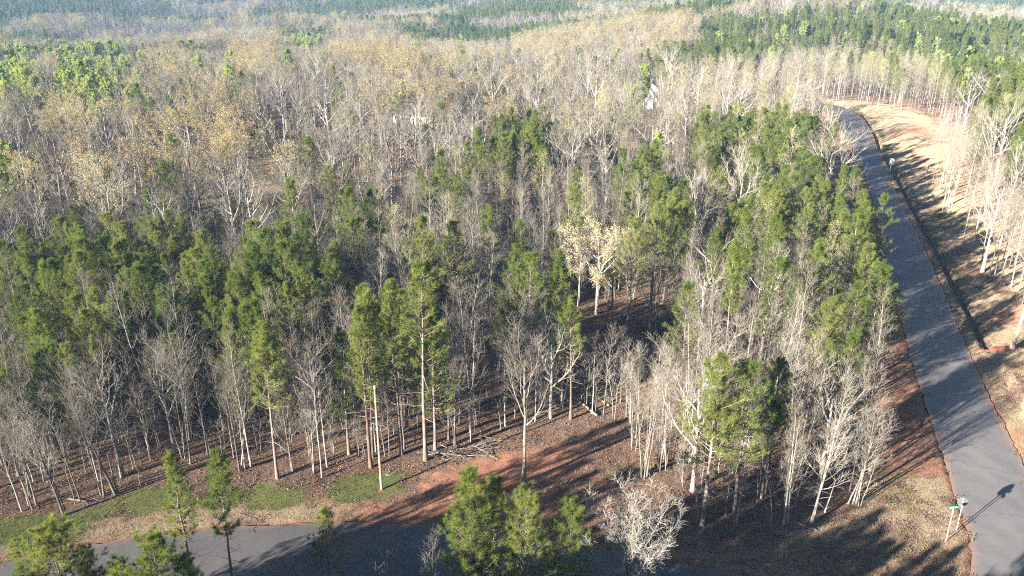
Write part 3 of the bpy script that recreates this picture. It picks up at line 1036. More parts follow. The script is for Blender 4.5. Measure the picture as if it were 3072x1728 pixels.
key('dome', 1500, 790, 540, 'round cream budded tree with a dense dome of twigs amid the pines', 0)
key('spread', 1630, 850, 625, 'crooked limbed budding oak right of the cream domed tree', 4)
key('wide_pine', 2170, 960, 650, 'broad bushy pine at the bend of the tree line beside the long road', 0)
key('wide_pine', 2220, 925, 720, 'bright pine crown overhanging the left edge of the long road', 3)
key('wide_pine', 2120, 985, 700, 'wide light green pine behind the red roadside soil', 4)
key('wide_pine', 2075, 930, 720, 'pine left of the wide light green pine near the roadside soil', 1)
key('wide_pine', 2185, 740, 480, 'large rounded pine crown at the left edge of the long road', 5)
key('wide_pine', 2140, 745, 500, 'pine left beside the large rounded crown at the road edge', 6)
key('slender', 2390, 540, 320, 'tall white bare trunk standing forward of the trees right of the ditch', 1, tilt=(0, 0.02))
key('spread', 2470, 690, 400, 'white bare tree with wide limbs right of the ditch', 5)
key('slender', 2485, 705, 480, 'pale leaning stem in front of the wide limbed tree right of the ditch', 2)
key('spread', 2545, 880, 520, 'big leaning bare tree at the red dirt heap on the right edge', 3, tilt=(0, 0.06))
rk = random.Random(5)
for k_, (u_, v_, d_) in enumerate(((2325, 452, 'leftmost pale stem of the roadside row by the bare bank'), (2345, 462, 'second pale stem of the roadside row by the bare bank'), (2362, 478, 'third pale stem of the roadside row by the bare bank'), (2372, 492, 'short pale stem just left of the tall white roadside trunk'), (2425, 590, 'slim pale stem below the tall white roadside trunk'), (2448, 615, 'pale crooked stem between the tall trunk and the wide limbed tree'), (2500, 700, 'white stem right of the wide limbed roadside tree'), (2515, 712, 'second white stem right of the wide limbed roadside tree'), (2540, 735, 'pale stem close to the right edge above the red dirt heap'), (2558, 745, 'pale stem touching the right edge above the red dirt heap'), (2535, 690, 'pale stem behind the stems at the right edge'))):
    pk_ = at(u_, v_)
    put('slender', pk_[0], pk_[1], rk.uniform(11.5, 15), None, None, d_, (0, rk.uniform(-0.02, 0.06)))
# the stand on the near side of the side road: only the tops show
fore('young_pine', 110, 1300, 36.5, 'bushy young pine top at the lower left corner over the side road', 4)
fore('young_pine', 45, 1345, 39, 'low pine crown left of the bushy pine in the lower left corner', 1)
fore('young_pine', 372, 1332, 36, 'sunlit bushy pine top over the side road, right of the corner pine', 4, 2.0)
fore('young_pine', 205, 1372, 38, 'dark pine top in the shade right of the bushy corner pine', 1)
fore('young_pine', 290, 1400, 36, 'low shaded pine top between the corner pine and the sunlit bushy pine', 4)
fore('young_pine', 462, 1392, 38.5, 'dark drooping pine right of the sunlit bushy pine over the side road', 2)
fore('pine', 427, 1122, 43.5, 'open crowned pine in front of the green verge at lower left', 2)
fore('pine', 530, 1128, 43.2, 'thin dark stemmed pine with drooping lower limbs over the side road', 4)
fore('young_pine', 812, 1272, 44, 'small slim pine before the shaded side road', 3)
fore('sapling', 725, 1355, 44, 'leafless snag with two bent limbs before the shaded side road', 1)
fore('young_pine', 1180, 1172, 40, 'tallest bright pine of the foreground group at bottom centre', 0)
fore('young_pine', 1240, 1196, 41.5, 'slim darker pine second in the foreground group at bottom centre', 3)
fore('young_pine', 1322, 1215, 40, 'bright pine third from the left in the foreground group at bottom centre', 1)
fore('young_pine', 1442, 1250, 40.5, 'lower bright pine at the right of the foreground group at bottom centre', 2)
fore('slender', 1076, 1325, 41.5, 'spindly bare tree beside the foreground pine group at bottom centre', 4)
fore('sapling', 958, 1385, 42, 'low bushy bare shrub at the bottom edge by the side road', 4)
fore('vase', 1602, 1207, 41.3, 'white bare tree with a fine round fan of twigs at bottom centre', 0, 2.2)
NKEY = len(trees)

# image regions of the canopy: (outline in the 2576 px view, {species: share})
REG = [
    ([(740, 85), (805, 85), (805, 155), (740, 160)], dict(green=.9, spread=.1)),
    ([(-60, 160), (110, 145), (125, 270), (-60, 275)], dict(green=.85, spread=.15)),
    ([(140, 140), (320, 135), (335, 275), (190, 300), (140, 250)], dict(green=.85, spread=.15)),
    ([(-80, 360), (85, 370), (85, 480), (-80, 480)], dict(green=.65, pine=.2, spread=.15)),
    ([(590, 140), (690, 140), (700, 215), (590, 225)], dict(tan=.85, spread=.15)),
    ([(80, 300), (330, 265), (440, 330), (440, 390), (110, 420)], dict(tan=.38, spread=.6, slender=.02)),
    ([(480, 300), (620, 290), (640, 430), (540, 500), (460, 470)], dict(tan=.6, spread=.4)),
    ([(170, 480), (340, 480), (340, 560), (180, 560)], dict(tan=.5, spread=.4, sapling=.1)),
    ([(840, 130), (1000, 140), (1060, 210), (1000, 235), (850, 225)], dict(tan=.5, spread=.5)),
    ([(1120, 85), (1310, 85), (1310, 115), (1120, 125)], dict(green=.35, tan=.2, pine=.3, spread=.15)),
    ([(1300, 75), (1740, 65), (1760, 130), (1300, 150)], dict(tan=.5, spread=.4, slender=.1)),
    ([(-90, 610), (60, 600), (180, 560), (300, 570), (380, 530), (480, 555), (520, 625), (620, 640), (700, 760), (680, 830), (520, 830), (420, 790), (330, 830), (250, 900), (120, 960), (-90, 985)], dict(pine=.80, slender=.17, sapling=.03)),
    ([(520, 560), (680, 520), (700, 640), (620, 640)], dict(slender=.6, pine=.25, bud=.15)),
    ([(690, 600), (800, 590), (860, 650), (850, 760), (730, 800), (700, 720)], dict(pine=.66, slender=.34)),
    ([(830, 770), (920, 680), (1100, 700), (1110, 890), (960, 930), (850, 900)], dict(pine=.75, slender=.25)),
    ([(1040, 620), (1160, 570), (1240, 560), (1300, 590), (1410, 610), (1480, 690), (1440, 800), (1380, 760), (1200, 700), (1050, 700)], dict(pine=.62, slender=.38)),
    ([(1830, 560), (1930, 510), (2060, 460), (2180, 470), (2250, 540), (2240, 650), (2290, 740), (2270, 880), (2150, 920), (2030, 890), (2010, 780), (2060, 700), (1960, 640), (1840, 640)], dict(pine=.68, slender=.28, bud=.04)),
    ([(1560, 440), (1640, 410), (1740, 510), (1700, 640), (1570, 640)], dict(pine=.7, slender=.3)),
    ([(1840, 430), (2060, 360), (2110, 470), (1980, 540), (1900, 480)], dict(pine=.5, slender=.4, bud=.1)),
    ([(1225, 320), (1390, 310), (1390, 400), (1240, 410)], dict(pine=.9, slender=.1)),
    ([(1740, 330), (1960, 300), (2070, 310), (2060, 370), (1900, 430), (1750, 420)], dict(pine=.7, slender=.25, bud=.05)),
    ([(1050, 430), (1230, 410), (1230, 500), (1060, 500)], dict(pine=.42, slender=.5, bud=.08)),
    ([(1200, 470), (1280, 440), (1290, 520), (1220, 540)], dict(bud=.6, slender=.4)),
    ([(950, 430), (1240, 420), (1500, 390), (1750, 390), (1880, 460), (1560, 560), (1500, 620), (1000, 640), (900, 560)], dict(slender=.85, bud=.1, pine=.05)),
    ([(1400, 210), (2080, 130), (2080, 340), (1500, 400), (1400, 330)], dict(slender=.55, bud=.28, spread=.15, green=.02)),
    ([(620, 200), (1400, 150), (1400, 330), (1240, 420), (950, 430), (900, 520), (640, 480)], dict(spread=.6, tan=.1, slender=.13, bud=.1, pine=.07)),
    ([(0, 380), (640, 300), (640, 540), (0, 570)], dict(spread=.7, tan=.18, slender=.06, pine=.06)),
    ([(2460, 220), (2700, 220), (2700, 340), (2460, 340)], dict(pine=.85, bud=.15)),
    ([(2540, 370), (2700, 370), (2700, 440), (2540, 430)], dict(pine=.8, slender=.2)),
    ([(2300, 240), (2480, 200), (2700, 250), (2800, 900), (2450, 900), (2380, 560), (2300, 420)], dict(bud=.16, slender=.72, spread=.12)),
    ([(2070, 115), (2240, 120), (2440, 230), (2300, 260), (2180, 235), (2070, 190)], dict(bud=.3, slender=.62, pine=.08)),
    ([(1750, 75), (2100, 35), (2750, 70), (2750, 270), (2450, 250), (2230, 190), (2080, 125), (1760, 130)], dict(pine=.74, green=.045, slender=.215)),
    ([(-100, 150), (700, 120), (840, 130), (840, 220), (620, 300), (0, 380)], dict(spread=.52, pine=.2, tan=.1, slender=.08, green=.10)),
]
SPECIES = ['pine', 'slender', 'spread', 'tan', 'green', 'bud', 'sapling']
HEIGHT = dict(pine=(12.5, 16.5), slender=(12, 16), spread=(14.5, 19.5), tan=(15, 19.5), green=(12, 17), bud=(13, 17), sapling=(3, 6.5))


def jitter_grid(x0, x1, y0, y1, s):
    xs, ys = np.meshgrid(np.arange(x0, x1, s), np.arange(y0, y1, s))
    xs = xs.ravel() + rng.uniform(-0.46, 0.46, xs.size) * s
    ys = ys.ravel() + rng.uniform(-0.46, 0.46, ys.size) * s
    return xs, ys


def standable(x, y):
    """where a tree may root: off the road, verges, lawns and houses"""
    rd = road_dist(x, y)
    main_x = np.interp(y, [p[1] for p in ROAD_MAIN[:9]], [p[0] for p in ROAD_MAIN[:9]])
    right = x > main_x
    okk = (rd > 3.0) & (y > 47)
    okk &= np.where(~right, in_forest(x, y) | (y > 262), True)
    dd = np.minimum(dist_line(x, y, DITCH[0]), dist_line(x, y, DITCH[1]))
    east = right & (y < 300)
    need = np.interp(y, [40, 70, 80, 84, 92, 100, 125, 145, 165, 182, 225, 240, 260], [12, 8, 8, 6.5, 4.5, 4.5, 4.0, 4.4, 8, 18, 18, 9, 6])
    okk &= np.where(east, (dd > need) & (rd > np.minimum(need, 9)), True)
    for cx, cy_, rx, ry in CLEAR:
        okk &= (((x - cx) / rx) ** 2 + ((y - cy_) / ry) ** 2 > 1.0) | (rng.random(np.shape(x)) < 0.10)
    return okk


def in_view(x, y, h, mu=60, mv=40):
    u0, v0 = project(x, y, 0.0)
    u1, v1 = project(x, y, h)
    return (np.maximum(u0, u1) > -mu) & (np.minimum(u0, u1) < 2576 + mu) & (v1 < 1449 + mv)


cx_, cy__ = [], []
for (y0, y1, s) in ((46, 130, 2.3), (130, 240, 2.9), (240, 420, 4.2), (420, 800, 5.4), (800, 1500, 6.6)):
    w = y1 * 0.72 + 45
    a_, b_ = jitter_grid(-w, w, y0, y1, s)
    k_ = (a_ > -0.66 * b_ - 42) & (a_ < 0.66 * b_ + 16)
    cx_.append(a_[k_])
    cy__.append(b_[k_])
X, Y = np.concatenate(cx_), np.concatenate(cy__)
k_ = standable(X, Y)
X, Y = X[k_], Y[k_]
kx = np.array([(t['x'], t['y'], 1.3 if t['kind'] in ('slender', 'pine', 'sapling', 'young_pine') else 2.4) for t in trees])
k_ = np.ones(len(X), bool)
for x_, y_, r_ in kx:
    k_ &= np.hypot(X - x_, Y - y_) > r_
# keep the sight lines to a few trees that stand out in the photograph
SIGHT = ((1250, 800, 1370, 1215, 57), (1420, 540, 1590, 790, 91), (1590, 640, 1740, 800, 84), (2370, 330, 2460, 540, 136), (1040, 660, 1110, 1155, 60), (930, 980, 975, 1230, 56), (1631, 205, 1652, 232, 257))


def clear_sight(x, y, h):
    """False for a tree of height h that would stand in front of one of the trees that stand out"""
    okk = np.ones(np.shape(x), bool)
    u_, v_ = project(x, y, h)
    vb = project(x, y, 0.0)[1]
    for (u0, v0, u1, v1, ydist) in SIGHT:
        okk &= ~((u_ > u0) & (u_ < u1) & (v_ < v1 + 20) & (vb > v0) & (y < ydist))
    return okk


# nothing tall stands on the sunward side of the cream domed tree
dome_ = next(t for t in trees if t['kind'] == 'dome')


def sunny(x, y, h):
    al = -((x - dome_['x']) * SDX + (y - dome_['y']) * SDY)
    la = -(x - dome_['x']) * SDY + (y - dome_['y']) * SDX
    return ~((al > 0.5) & (al < 34) & (np.abs(la) < 5.0) & (h > 5.0 + al * math.tan(SUN_EL)))


k_ &= sunny(X, Y, 14.0)
low_ = ~clear_sight(X, Y, 14.5) & clear_sight(X, Y, 8.5) & k_
k_ &= clear_sight(X, Y, 14.5)
LOWX, LOWY = X[low_], Y[low_]
X, Y = X[k_], Y[k_]
U, V = project(X, Y, terrain(X, Y) + 10.0)
Z = terrain(X, Y)
dist = np.hypot(X, Y)
SPEC = np.full(len(X), -1)
rnd = rng.random(len(X))
left_over = np.ones(len(X), bool)
for poly, mixd in REG:
    m_ = left_over & pip(U, V, poly) & (dist < 520)
    names_, w_ = list(mixd), np.cumsum(list(mixd.values()))
    pick = np.searchsorted(w_ / w_[-1], rnd)
    for j, nme in enumerate(names_):
        SPEC[m_ & (pick == j)] = SPECIES.index(nme)
    left_over &= ~m_
# far country: bands of pine between bare woods
nz = vnoise(X * 0.45, Y, 46, 31) + 0.6 * vnoise(X, Y, 26, 32) + np.where(Y > 800, 0.0, -0.02) + 0.35 * np.exp(-(((X + 520) / 260) ** 2 + ((Y - 900) / 200) ** 2))
m_ = left_over & (Y > 280)
SPEC[m_] = np.where(nz[m_] > np.where(Y[m_] > 620, -0.34, -0.08), 0, np.where(rnd[m_] < 0.055, 4, np.where(rnd[m_] < 0.16, 3, np.where(rnd[m_] < 0.78, 2, 1))))
m_ = left_over & (Y <= 280)
SPEC[m_] = np.where(rnd[m_] < 0.52, 1, np.where(rnd[m_] < 0.70, 6, np.where(rnd[m_] < 0.80, 0, 2)))
wide_gap = {2: 5.6, 3: 6.4, 4: 5.0, 0: 1.7, 1: 2.6, 5: 2.8, 6: 0}
grid_ = {}
keep_t = np.ones(len(X), bool)
order_ = np.argsort(rng.random(len(X)) - 2.0 * np.isin(SPEC, [2, 3, 4]))
for n_ in order_:
    if dist[n_] > 430:
        continue
    gq = wide_gap[int(SPEC[n_])]
    ci_, cj_ = int(X[n_] // 7), int(Y[n_] // 7)
    for di in (-1, 0, 1):
        for dj in (-1, 0, 1):
            for m2 in grid_.get((ci_ + di, cj_ + dj), ()):
                need_ = 0.5 * (gq + wide_gap[int(SPEC[m2])])
                if (X[n_] - X[m2]) ** 2 + (Y[n_] - Y[m2]) ** 2 < need_ * need_:
                    keep_t[n_] = False
    if keep_t[n_]:
        grid_.setdefault((ci_, cj_), []).append(n_)
dark_stand = pip(U, V, REG[11][0])
for x, y, z, s, d_, ds_ in zip(X[keep_t], Y[keep_t], Z[keep_t], SPEC[keep_t], dist[keep_t], dark_stand[keep_t]):
    sp = SPECIES[s]
    lo, hi = HEIGHT[sp]
    h = rng.uniform(lo, hi)
    if sp in ('spread', 'tan') and road_dist(np.array([x]), np.array([y]))[0] < 8:
        sp, h = 'slender', rng.uniform(10, 14)
    if sp in ('spread', 'tan') and d_ < 110:
        h = rng.uniform(9.5, 13.5)
    if d_ > 420:
        h *= 1.12
    if ds_ and sp == 'pine':
        h *= 0.86
    if sp == 'pine' and d_ < 330 and rng.random() < 0.65:
        sp, h = 'wide_pine', h * 0.93
    if sp == 'slender':
        h *= rng.uniform(0.72, 1.08)
    put(sp, x, y, h, z=z, tilt=tuple(rng.normal(0, 0.035, 2)) if 'pine' not in sp else (0, 0))
for x, y in zip(LOWX, LOWY):
    put('slender', x, y, rng.uniform(6.5, 8.6), tilt=tuple(rng.normal(0, 0.03, 2)))
for x, y in ((-31, 213), (-25.5, 212), (-35, 216), (-21, 214), (-29, 206)):
    put('spread', x, y, rng.uniform(15.5, 18))
# thin young stems under and before the canopy
a_, b_ = jitter_grid(-75, 75, 46, 130, 2.1)
k_ = standable(a_, b_) & (np.abs(a_) < 0.66 * b_ + 10) & (rng.random(len(a_)) < np.interp(np.hypot(a_, b_), [60, 130], [0.9, 0.4])) & clear_sight(a_, b_, 8.0) & sunny(a_, b_, 9.0)
for x, y in zip(a_[k_], b_[k_]):
    if rng.random() < 0.55:
        put('sapling', x, y, rng.uniform(3, 8))
    else:
        put('slender', x, y, rng.uniform(7, 12))

a_, b_ = jitter_grid(-95, 12, 52, 125, 2.6)
k_ = standable(a_, b_) & (dist_line(a_, b_, FOREST_EDGE) > 6.5 + 4 * smooth(-25, -5, a_)) & (np.abs(a_) < 0.66 * b_ + 30)
ub, vb = project(a_, b_, 6.0)
k_ &= (rng.random(len(a_)) < np.interp(ub, [-400, 600, 900, 1500], [0.75, 0.7, 0.45, 0.2])) & clear_sight(a_, b_, 7.0)
for x, y in zip(a_[k_], b_[k_]):
    put('wide_pine' if rng.random() < 0.6 else 'sapling', x, y, rng.uniform(4.5, 8.5))
    trees[-1]['hidden'] = True

# the wood behind the camera's lower edge, which shades the corner
a_, b_ = jitter_grid(-75, 70, -25, 40, 2.9)
for x, y in zip(a_, b_):
    if road_dist(np.array([x]), np.array([y]))[0] < 2.0:
        continue
    hmax = 40 - 0.8669 * y - 1.2
    n = -0.605 * x + 0.796 * y
    h = min(rng.uniform(11, 16.5), hmax)
    if h < 3.5 or n > 48 or math.hypot(x, y) < 6:
        continue
    tip = x + h / math.tan(SUN_EL) * SDX
    lim = 35 if n < 22 else 31
    if 15 < n < 30 and tip > lim:
        h = (lim - x) / SDX * math.tan(SUN_EL) * rng.uniform(0.8, 1.0)
        if h < 4:
            continue
    put('pine' if rng.random() < 0.75 else 'slender', x, y, h)
    trees[-1]['hidden'] = True

# ------------------------------------------------------------------ individuals and masses
KIND_NAME = dict(wide_pine='pine_tree', pine='pine_tree', young_pine='pine_tree', slender='bare_tree', clump='bare_tree', spread='spreading_tree', fork='spreading_tree', vase='spreading_tree', dome='budding_tree', tan='budding_tree', green='leafing_tree', bud='budding_tree', sapling='sapling')
KIND_CAT = dict(pine_tree='pine', bare_tree='bare tree', spreading_tree='bare tree', budding_tree='budding tree', leafing_tree='leafing tree', sapling='sapling')
GROUP = dict(pine_tree='pines of the mixed woodland', bare_tree='slim bare trees of the woodland', spreading_tree='wide crowned bare trees of the woodland', budding_tree='trees in bud in the woodland', leafing_tree='trees in fresh green leaf', sapling='thin saplings under the woodland edge')
MASS = dict(pine_tree='pine_woods', bare_tree='bare_woods', spreading_tree='spreading_woods', budding_tree='budding_woods', leafing_tree='leafing_woods', sapling='undergrowth')
MASS_LABEL = dict(pine_tree='far off pine woods in dark bands towards the hills', bare_tree='far slim leafless woods between the pine bands', spreading_tree='far wide crowned leafless woods across the valley', budding_tree='far tan budding woods along the ridge', leafing_tree='far fresh green woods in the valley', sapling='thin undergrowth stems in the shade of the woods')
LIMIT = dict(pine_tree=290, bare_tree=290, spreading_tree=230, budding_tree=200, leafing_tree=60, sapling=170)

MARKS = [('the utility pole', 955, 1060), ('the stop sign', 2420, 1270), ('the white roadside board', 2243, 410), ('the forked white tree', 1290, 900), ('the cream domed tree', 1505, 610), ('the white gabled house', 1640, 240), ('the long low white house', 1020, 300), ('the tallest front row pine', 1060, 750), ('the fan shaped tree at bottom centre', 1600, 1310), ('the fallen trunk', 1480, 1000), ('the brush pile', 1145, 1080), ('the far bend of the road', 2110, 230), ('the red dirt heap', 2520, 840), ('the dirt yard in the trees', 830, 390), ('the leaning trees at the left verge', 120, 1100), ('the tall white roadside trunk', 2410, 430), ('the broad white left front tree', 430, 980), ('the large rounded roadside pine', 2180, 560), ('the big white corner tree', 2080, 1080), ('the left edge at mid height', 0, 700), ('the pale field patch at left', 250, 540), ('the green crowns at upper left', 240, 200), ('the ditch beside the road', 2350, 620), ('the isolated mid forest pine clump', 1300, 350), ('the corner grove pines', 1800, 960), ('the dark pine stand at left centre', 380, 640), ('the right edge under far pines', 2560, 330), ('the middle of the bare poplars', 1450, 460), ('the crooked oak', 1660, 700), ('the bright lone tree far at left', 770, 120)]


def ordinal(n):
    w = ['nearest', 'second nearest', 'third nearest', 'fourth nearest', 'fifth nearest', 'sixth nearest', 'seventh nearest', 'eighth nearest', 'ninth nearest', 'tenth nearest']
    if n <= 10:
        return w[n - 1]
    return f"{n}{'th' if 10 < n % 100 < 14 else {1: 'st', 2: 'nd', 3: 'rd'}.get(n % 10, 'th')} nearest"


by_kind = {}
for k, t in enumerate(trees):
    t['name'] = KIND_NAME[t['kind']]
    t['key'] = k < NKEY
    t['d'] = math.hypot(t['x'], t['y'])
    by_kind.setdefault(t['name'], []).append(t)

singles, masses = [], {}
for nm, L in by_kind.items():
    vis = []
    for t in L:
        uu, vv = project(t['x'], t['y'], t['z'] + t['h'] * 0.72)
        t['uv'] = (float(uu), float(vv))
        inside = -5 < uu < 2581 and -5 < vv < 1449 and not t.get('hidden')
        if t['key'] or inside:
            vis.append(t)
        else:
            masses.setdefault(nm, []).append(t)
    vis.sort(key=lambda t: (not t['key'], t['d'] / t['h']))
    singles += vis[:LIMIT[nm]]
    masses.setdefault(nm, []).extend(vis[LIMIT[nm]:])

# labels: what it looks like, and how near its crown is to something one can find
LOOK = dict(fork=('forked bare tree',) * 3, wide_pine=('tall bushy pine', 'bushy pine', 'low bushy pine'), pine=('tall long needled pine', 'mid height pine', 'short pine'), young_pine=('tall young pine', 'young pine', 'short young pine'), slender=('tall slim bare tree', 'slim bare tree', 'short slim bare tree'), clump=('many stemmed bare clump',) * 3, spread=('tall wide crowned bare tree', 'wide crowned bare tree', 'low wide crowned bare tree'), vase=('fan shaped bare tree',) * 3, dome=('cream domed tree',) * 3, tan=('tall tan budded oak', 'tan budded oak', 'low tan budded oak'), green=('tall fresh green tree', 'fresh green tree', 'low fresh green tree'), bud=('tall yellow budded slim tree', 'yellow budded slim tree', 'low yellow budded slim tree'), sapling=('tall thin sapling', 'thin sapling', 'short thin sapling'))
NOUN = dict(fork='wide bare tree', wide_pine='pine', pine='pine', young_pine='pine', slender='slim bare tree', clump='slim bare tree', spread='wide bare tree', vase='wide bare tree', dome='oak in bud', tan='oak in bud', green='green tree', bud='slim tree in bud', sapling='sapling')
cells = {}
for t in singles:
    if t['label'] is None:
        dd_ = [math.hypot(t['uv'][0] - u, (t['uv'][1] - v) * 1.3) for _, u, v in MARKS]
        m_ = int(np.argmin(dd_))
        cells.setdefault((NOUN[t['kind']], m_), []).append((dd_[m_], t))
for (noun, m_), L in cells.items():
    L.sort(key=lambda p: p[0])
    for n, (_, t) in enumerate(L):
        lo, hi = HEIGHT.get(t['kind'], (10, 15))
        f = (t['h'] - lo) / (hi - lo)
        look = LOOK[t['kind']][0 if f > 0.66 else 1 if f > 0.25 else 2]
        t['label'] = f"{look}, {ordinal(n + 1)} to {MARKS[m_][0]}"

for t in singles:
    p = PR[t['kind']][t['i']]
    o = thing(t['name'], t['label'], KIND_CAT[t['name']], (t['x'], t['y'], t['z']), t['rz'], t['sc'], GROUP[t['name']])
    if t['tilt'] != (0, 0):
        o.rotation_euler = (Matrix.Rotation(t['tilt'][1], 3, 'Y') @ Matrix.Rotation(t['tilt'][0], 3, 'X') @ Matrix.Rotation(t['rz'], 3, 'Z')).to_euler()
    link('trunk', p.trunk, o)
    link('crown', p.crown, o)


def scatter(name, label, pts, rz, sc, pi, meshes):
    """one mass: mesh points that carry copies of a few shapes"""
    coll = bpy.data.collections.new(name + '_shapes')
    for k, me in enumerate(meshes):
        ob = bpy.data.objects.new(f'{name}_shape_{k:02d}', me)
        coll.objects.link(ob)
    me = bpy.data.meshes.new(name)
    me.vertices.add(len(pts))
    me.vertices.foreach_set('co', np.asarray(pts, np.float32).ravel())
    for nm_, ty, arr in (('rz', 'FLOAT', rz), ('sc', 'FLOAT', sc), ('pi', 'INT', pi)):
        at_ = me.attributes.new(nm_, ty, 'POINT')
        at_.data.foreach_set('value', np.asarray(arr, np.float32 if ty == 'FLOAT' else np.int32))
    o = link(name, me, kind='stuff', label=label)
    ng = bpy.data.node_groups.new(name, 'GeometryNodeTree')
    ng.interface.new_socket('Geometry', in_out='INPUT', socket_type='NodeSocketGeometry')
    ng.interface.new_socket('Geometry', in_out='OUTPUT', socket_type='NodeSocketGeometry')
    N, Lk = ng.nodes, ng.links
    gi, go = N.new('NodeGroupInput'), N.new('NodeGroupOutput')
    iop = N.new('GeometryNodeInstanceOnPoints')
    ci = N.new('GeometryNodeCollectionInfo')
    ci.inputs['Collection'].default_value = coll
    ci.inputs['Separate Children'].default_value = True
    ci.inputs['Reset Children'].default_value = True
    iop.inputs['Pick Instance'].default_value = True

    def named(nm_, ty):
        a = N.new('GeometryNodeInputNamedAttribute')
        a.data_type = ty
        a.inputs['Name'].default_value = nm_
        return a.outputs['Attribute']
    cmb = N.new('ShaderNodeCombineXYZ')
    Lk.new(named('rz', 'FLOAT'), cmb.inputs['Z'])
    Lk.new(gi.outputs[0], iop.inputs['Points'])
    Lk.new(ci.outputs[0], iop.inputs['Instance'])
    Lk.new(named('pi', 'INT'), iop.inputs['Instance Index'])
    Lk.new(cmb.outputs[0], iop.inputs['Rotation'])
    Lk.new(named('sc', 'FLOAT'), iop.inputs['Scale'])
    Lk.new(iop.outputs[0], go.inputs[0])
    md = o.modifiers.new('scatter', 'NODES')
    md.node_group = ng
    return o


for nm, L in masses.items():
    kinds = sorted({t['kind'] for t in L})
    off, meshes = {}, []
    for k in kinds:
        off[k] = len(meshes)
        meshes += [p.whole for p in PR[k]]
    if not L:
        continue
    scatter(MASS[nm], MASS_LABEL[nm], [(t['x'], t['y'], t['z']) for t in L], [t['rz'] for t in L], [t['sc'] for t in L], [off[t['kind']] + t['i'] for t in L], meshes)

# ------------------------------------------------------------------ grass, dry grass and leaf litter
def tuft_mesh(seed, n, hgt, spread, width, mat):
    r = np.random.default_rng(seed)
    g_ = Geo()
    base = np.concatenate([r.normal(0, spread, (n, 2)), np.zeros((n, 1))], 1)
    d = unit(np.concatenate([r.normal(0, 0.55, (n, 2)), np.ones((n, 1))], 1))
    L = r.uniform(hgt[0], hgt[1], (n, 1))
    s = perp(d, r) * width / 2
    V = np.stack([base - s, base + s, base + d * L], 1).reshape(-1, 3)
    g_.add(V, np.arange(n * 3).reshape(-1, 3), 0)
    return g_.mesh('tuft', [mat])


def litter_mesh(seed, n, size, spread):
    r = np.random.default_rng(seed)
    g_ = Geo()
    leaves(g_, r, np.concatenate([r.normal(0, spread, (n, 2)), r.uniform(0.01, 0.07, (n, 1))], 1), size, 0, 1, 0.0)
    return g_.mesh('litter', [M['litter']])


xs, ys = jitter_grid(-70, 110, 40, 250, 0.42)
ring_d = dist_line(xs, ys, ROAD_POLY + [ROAD_POLY[0]])
k_ = in_view(xs, ys, 0.2, 20, 10) & ((road_dist(xs, ys) > 0.05) | ((ring_d < 0.7) & (rng.random(len(xs)) < 0.5 * (1 - ring_d / 0.7))))
k_ &= rng.random(len(xs)) < np.interp(np.hypot(xs, ys), [50, 80, 140, 250], [1.0, 0.75, 0.35, 0.2])
xs, ys = xs[k_], ys[k_]
zg, zcl, zst = zones(xs, ys)
zz = np.maximum(terrain(xs, ys), np.where(road_dist(xs, ys) <= 0, 0.045, -99))
patch = 0.5 * vnoise(xs, ys, 1.6, 41) + 0.5 * vnoise(xs, ys, 0.7, 42)
r1 = rng.random(len(xs))


def pick_scatter(name, label, m, meshes, lo, hi):
    n = int(m.sum())
    scatter(name, label, np.stack([xs[m], ys[m], zz[m]], -1), rng.uniform(0, 6.28, n), rng.uniform(lo, hi, n), rng.integers(0, len(meshes), n), meshes)


m_g = (zg + 0.5 * patch > 0.42) & (r1 < 0.85)
m_s = (zst + 0.5 * patch > 0.45) & ~m_g & (r1 < 0.8)
m_l = (zg < 0.75) & (zst < 0.8) & ~m_s & (r1 < 0.75) & ((zcl < 0.42) | (r1 < 0.07))
pick_scatter('grass', 'short green grass on the road verges', m_g, [tuft_mesh(1 + i, 16, (0.06, 0.18), 0.14, 0.022, M['grass']) for i in range(5)], 0.7, 1.4)
pick_scatter('dry_grass', 'dead straw coloured grass beside the asphalt and on the bank', m_s, [tuft_mesh(20 + i, 16, (0.06, 0.20), 0.15, 0.022, M['straw']) for i in range(5)], 0.7, 1.4)
pick_scatter('leaf_litter', 'fallen brown leaves over the forest floor', m_l, [litter_mesh(40 + i, 16, (0.05, 0.12), 0.24) for i in range(6)], 0.8, 1.3)

# ------------------------------------------------------------------ pole, signs and board
p = at(960, 1231)
o = thing('utility_pole', 'bare new wooden utility pole standing at the edge of the grass verge', 'utility pole', (p[0], p[1], tz(*p)))
g = Geo()
hp = on(944, 977, p[1])[2] - tz(*p)
g.tubes(np.array([[[0, 0, -0.3], [0.01, 0, hp * 0.5], [0, 0, hp]]]), np.array([[0.115, 0.095, 0.072]]), 12, 0, True, True)
link('shaft', g.mesh('shaft', [M['pole_wood']]), o)
g = Geo()
g.tubes(np.array([[[0, 0, hp + 0.002], [0, 0, hp + 0.09], [0, 0, hp + 0.22]]]), np.array([[0.10, 0.085, 0.05]]), 8, 0, True, True)
g.tubes(np.array([[[-0.07, 0, hp + 0.2], [0, 0, hp + 0.16], [0.07, -0.01, hp + 0.19]]]), np.array([[0.03, 0.04, 0.03]]), 6, 0, True, True)
link('cap', g.mesh('cap', [M['white']]), o)

SX, SY = 33.75, 50.7


def post(o, h, rad=0.034):
    g_ = Geo()
    g_.tubes(np.array([[[0, 0, -0.3], [0, 0, h * 0.5], [0, 0, h]]]), np.array([[rad, rad, rad]]), 8, 0, True, True)
    return link('post', g_.mesh('post', [M['galv']]), o)


# stop sign, seen from behind
p = at(2406, 1333)
o = thing('stop_sign', 'octagonal stop sign seen from its grey back at the road corner', 'stop sign', (p[0], p[1], tz(*p)), R(-6))
post(o, 2.95, 0.035)


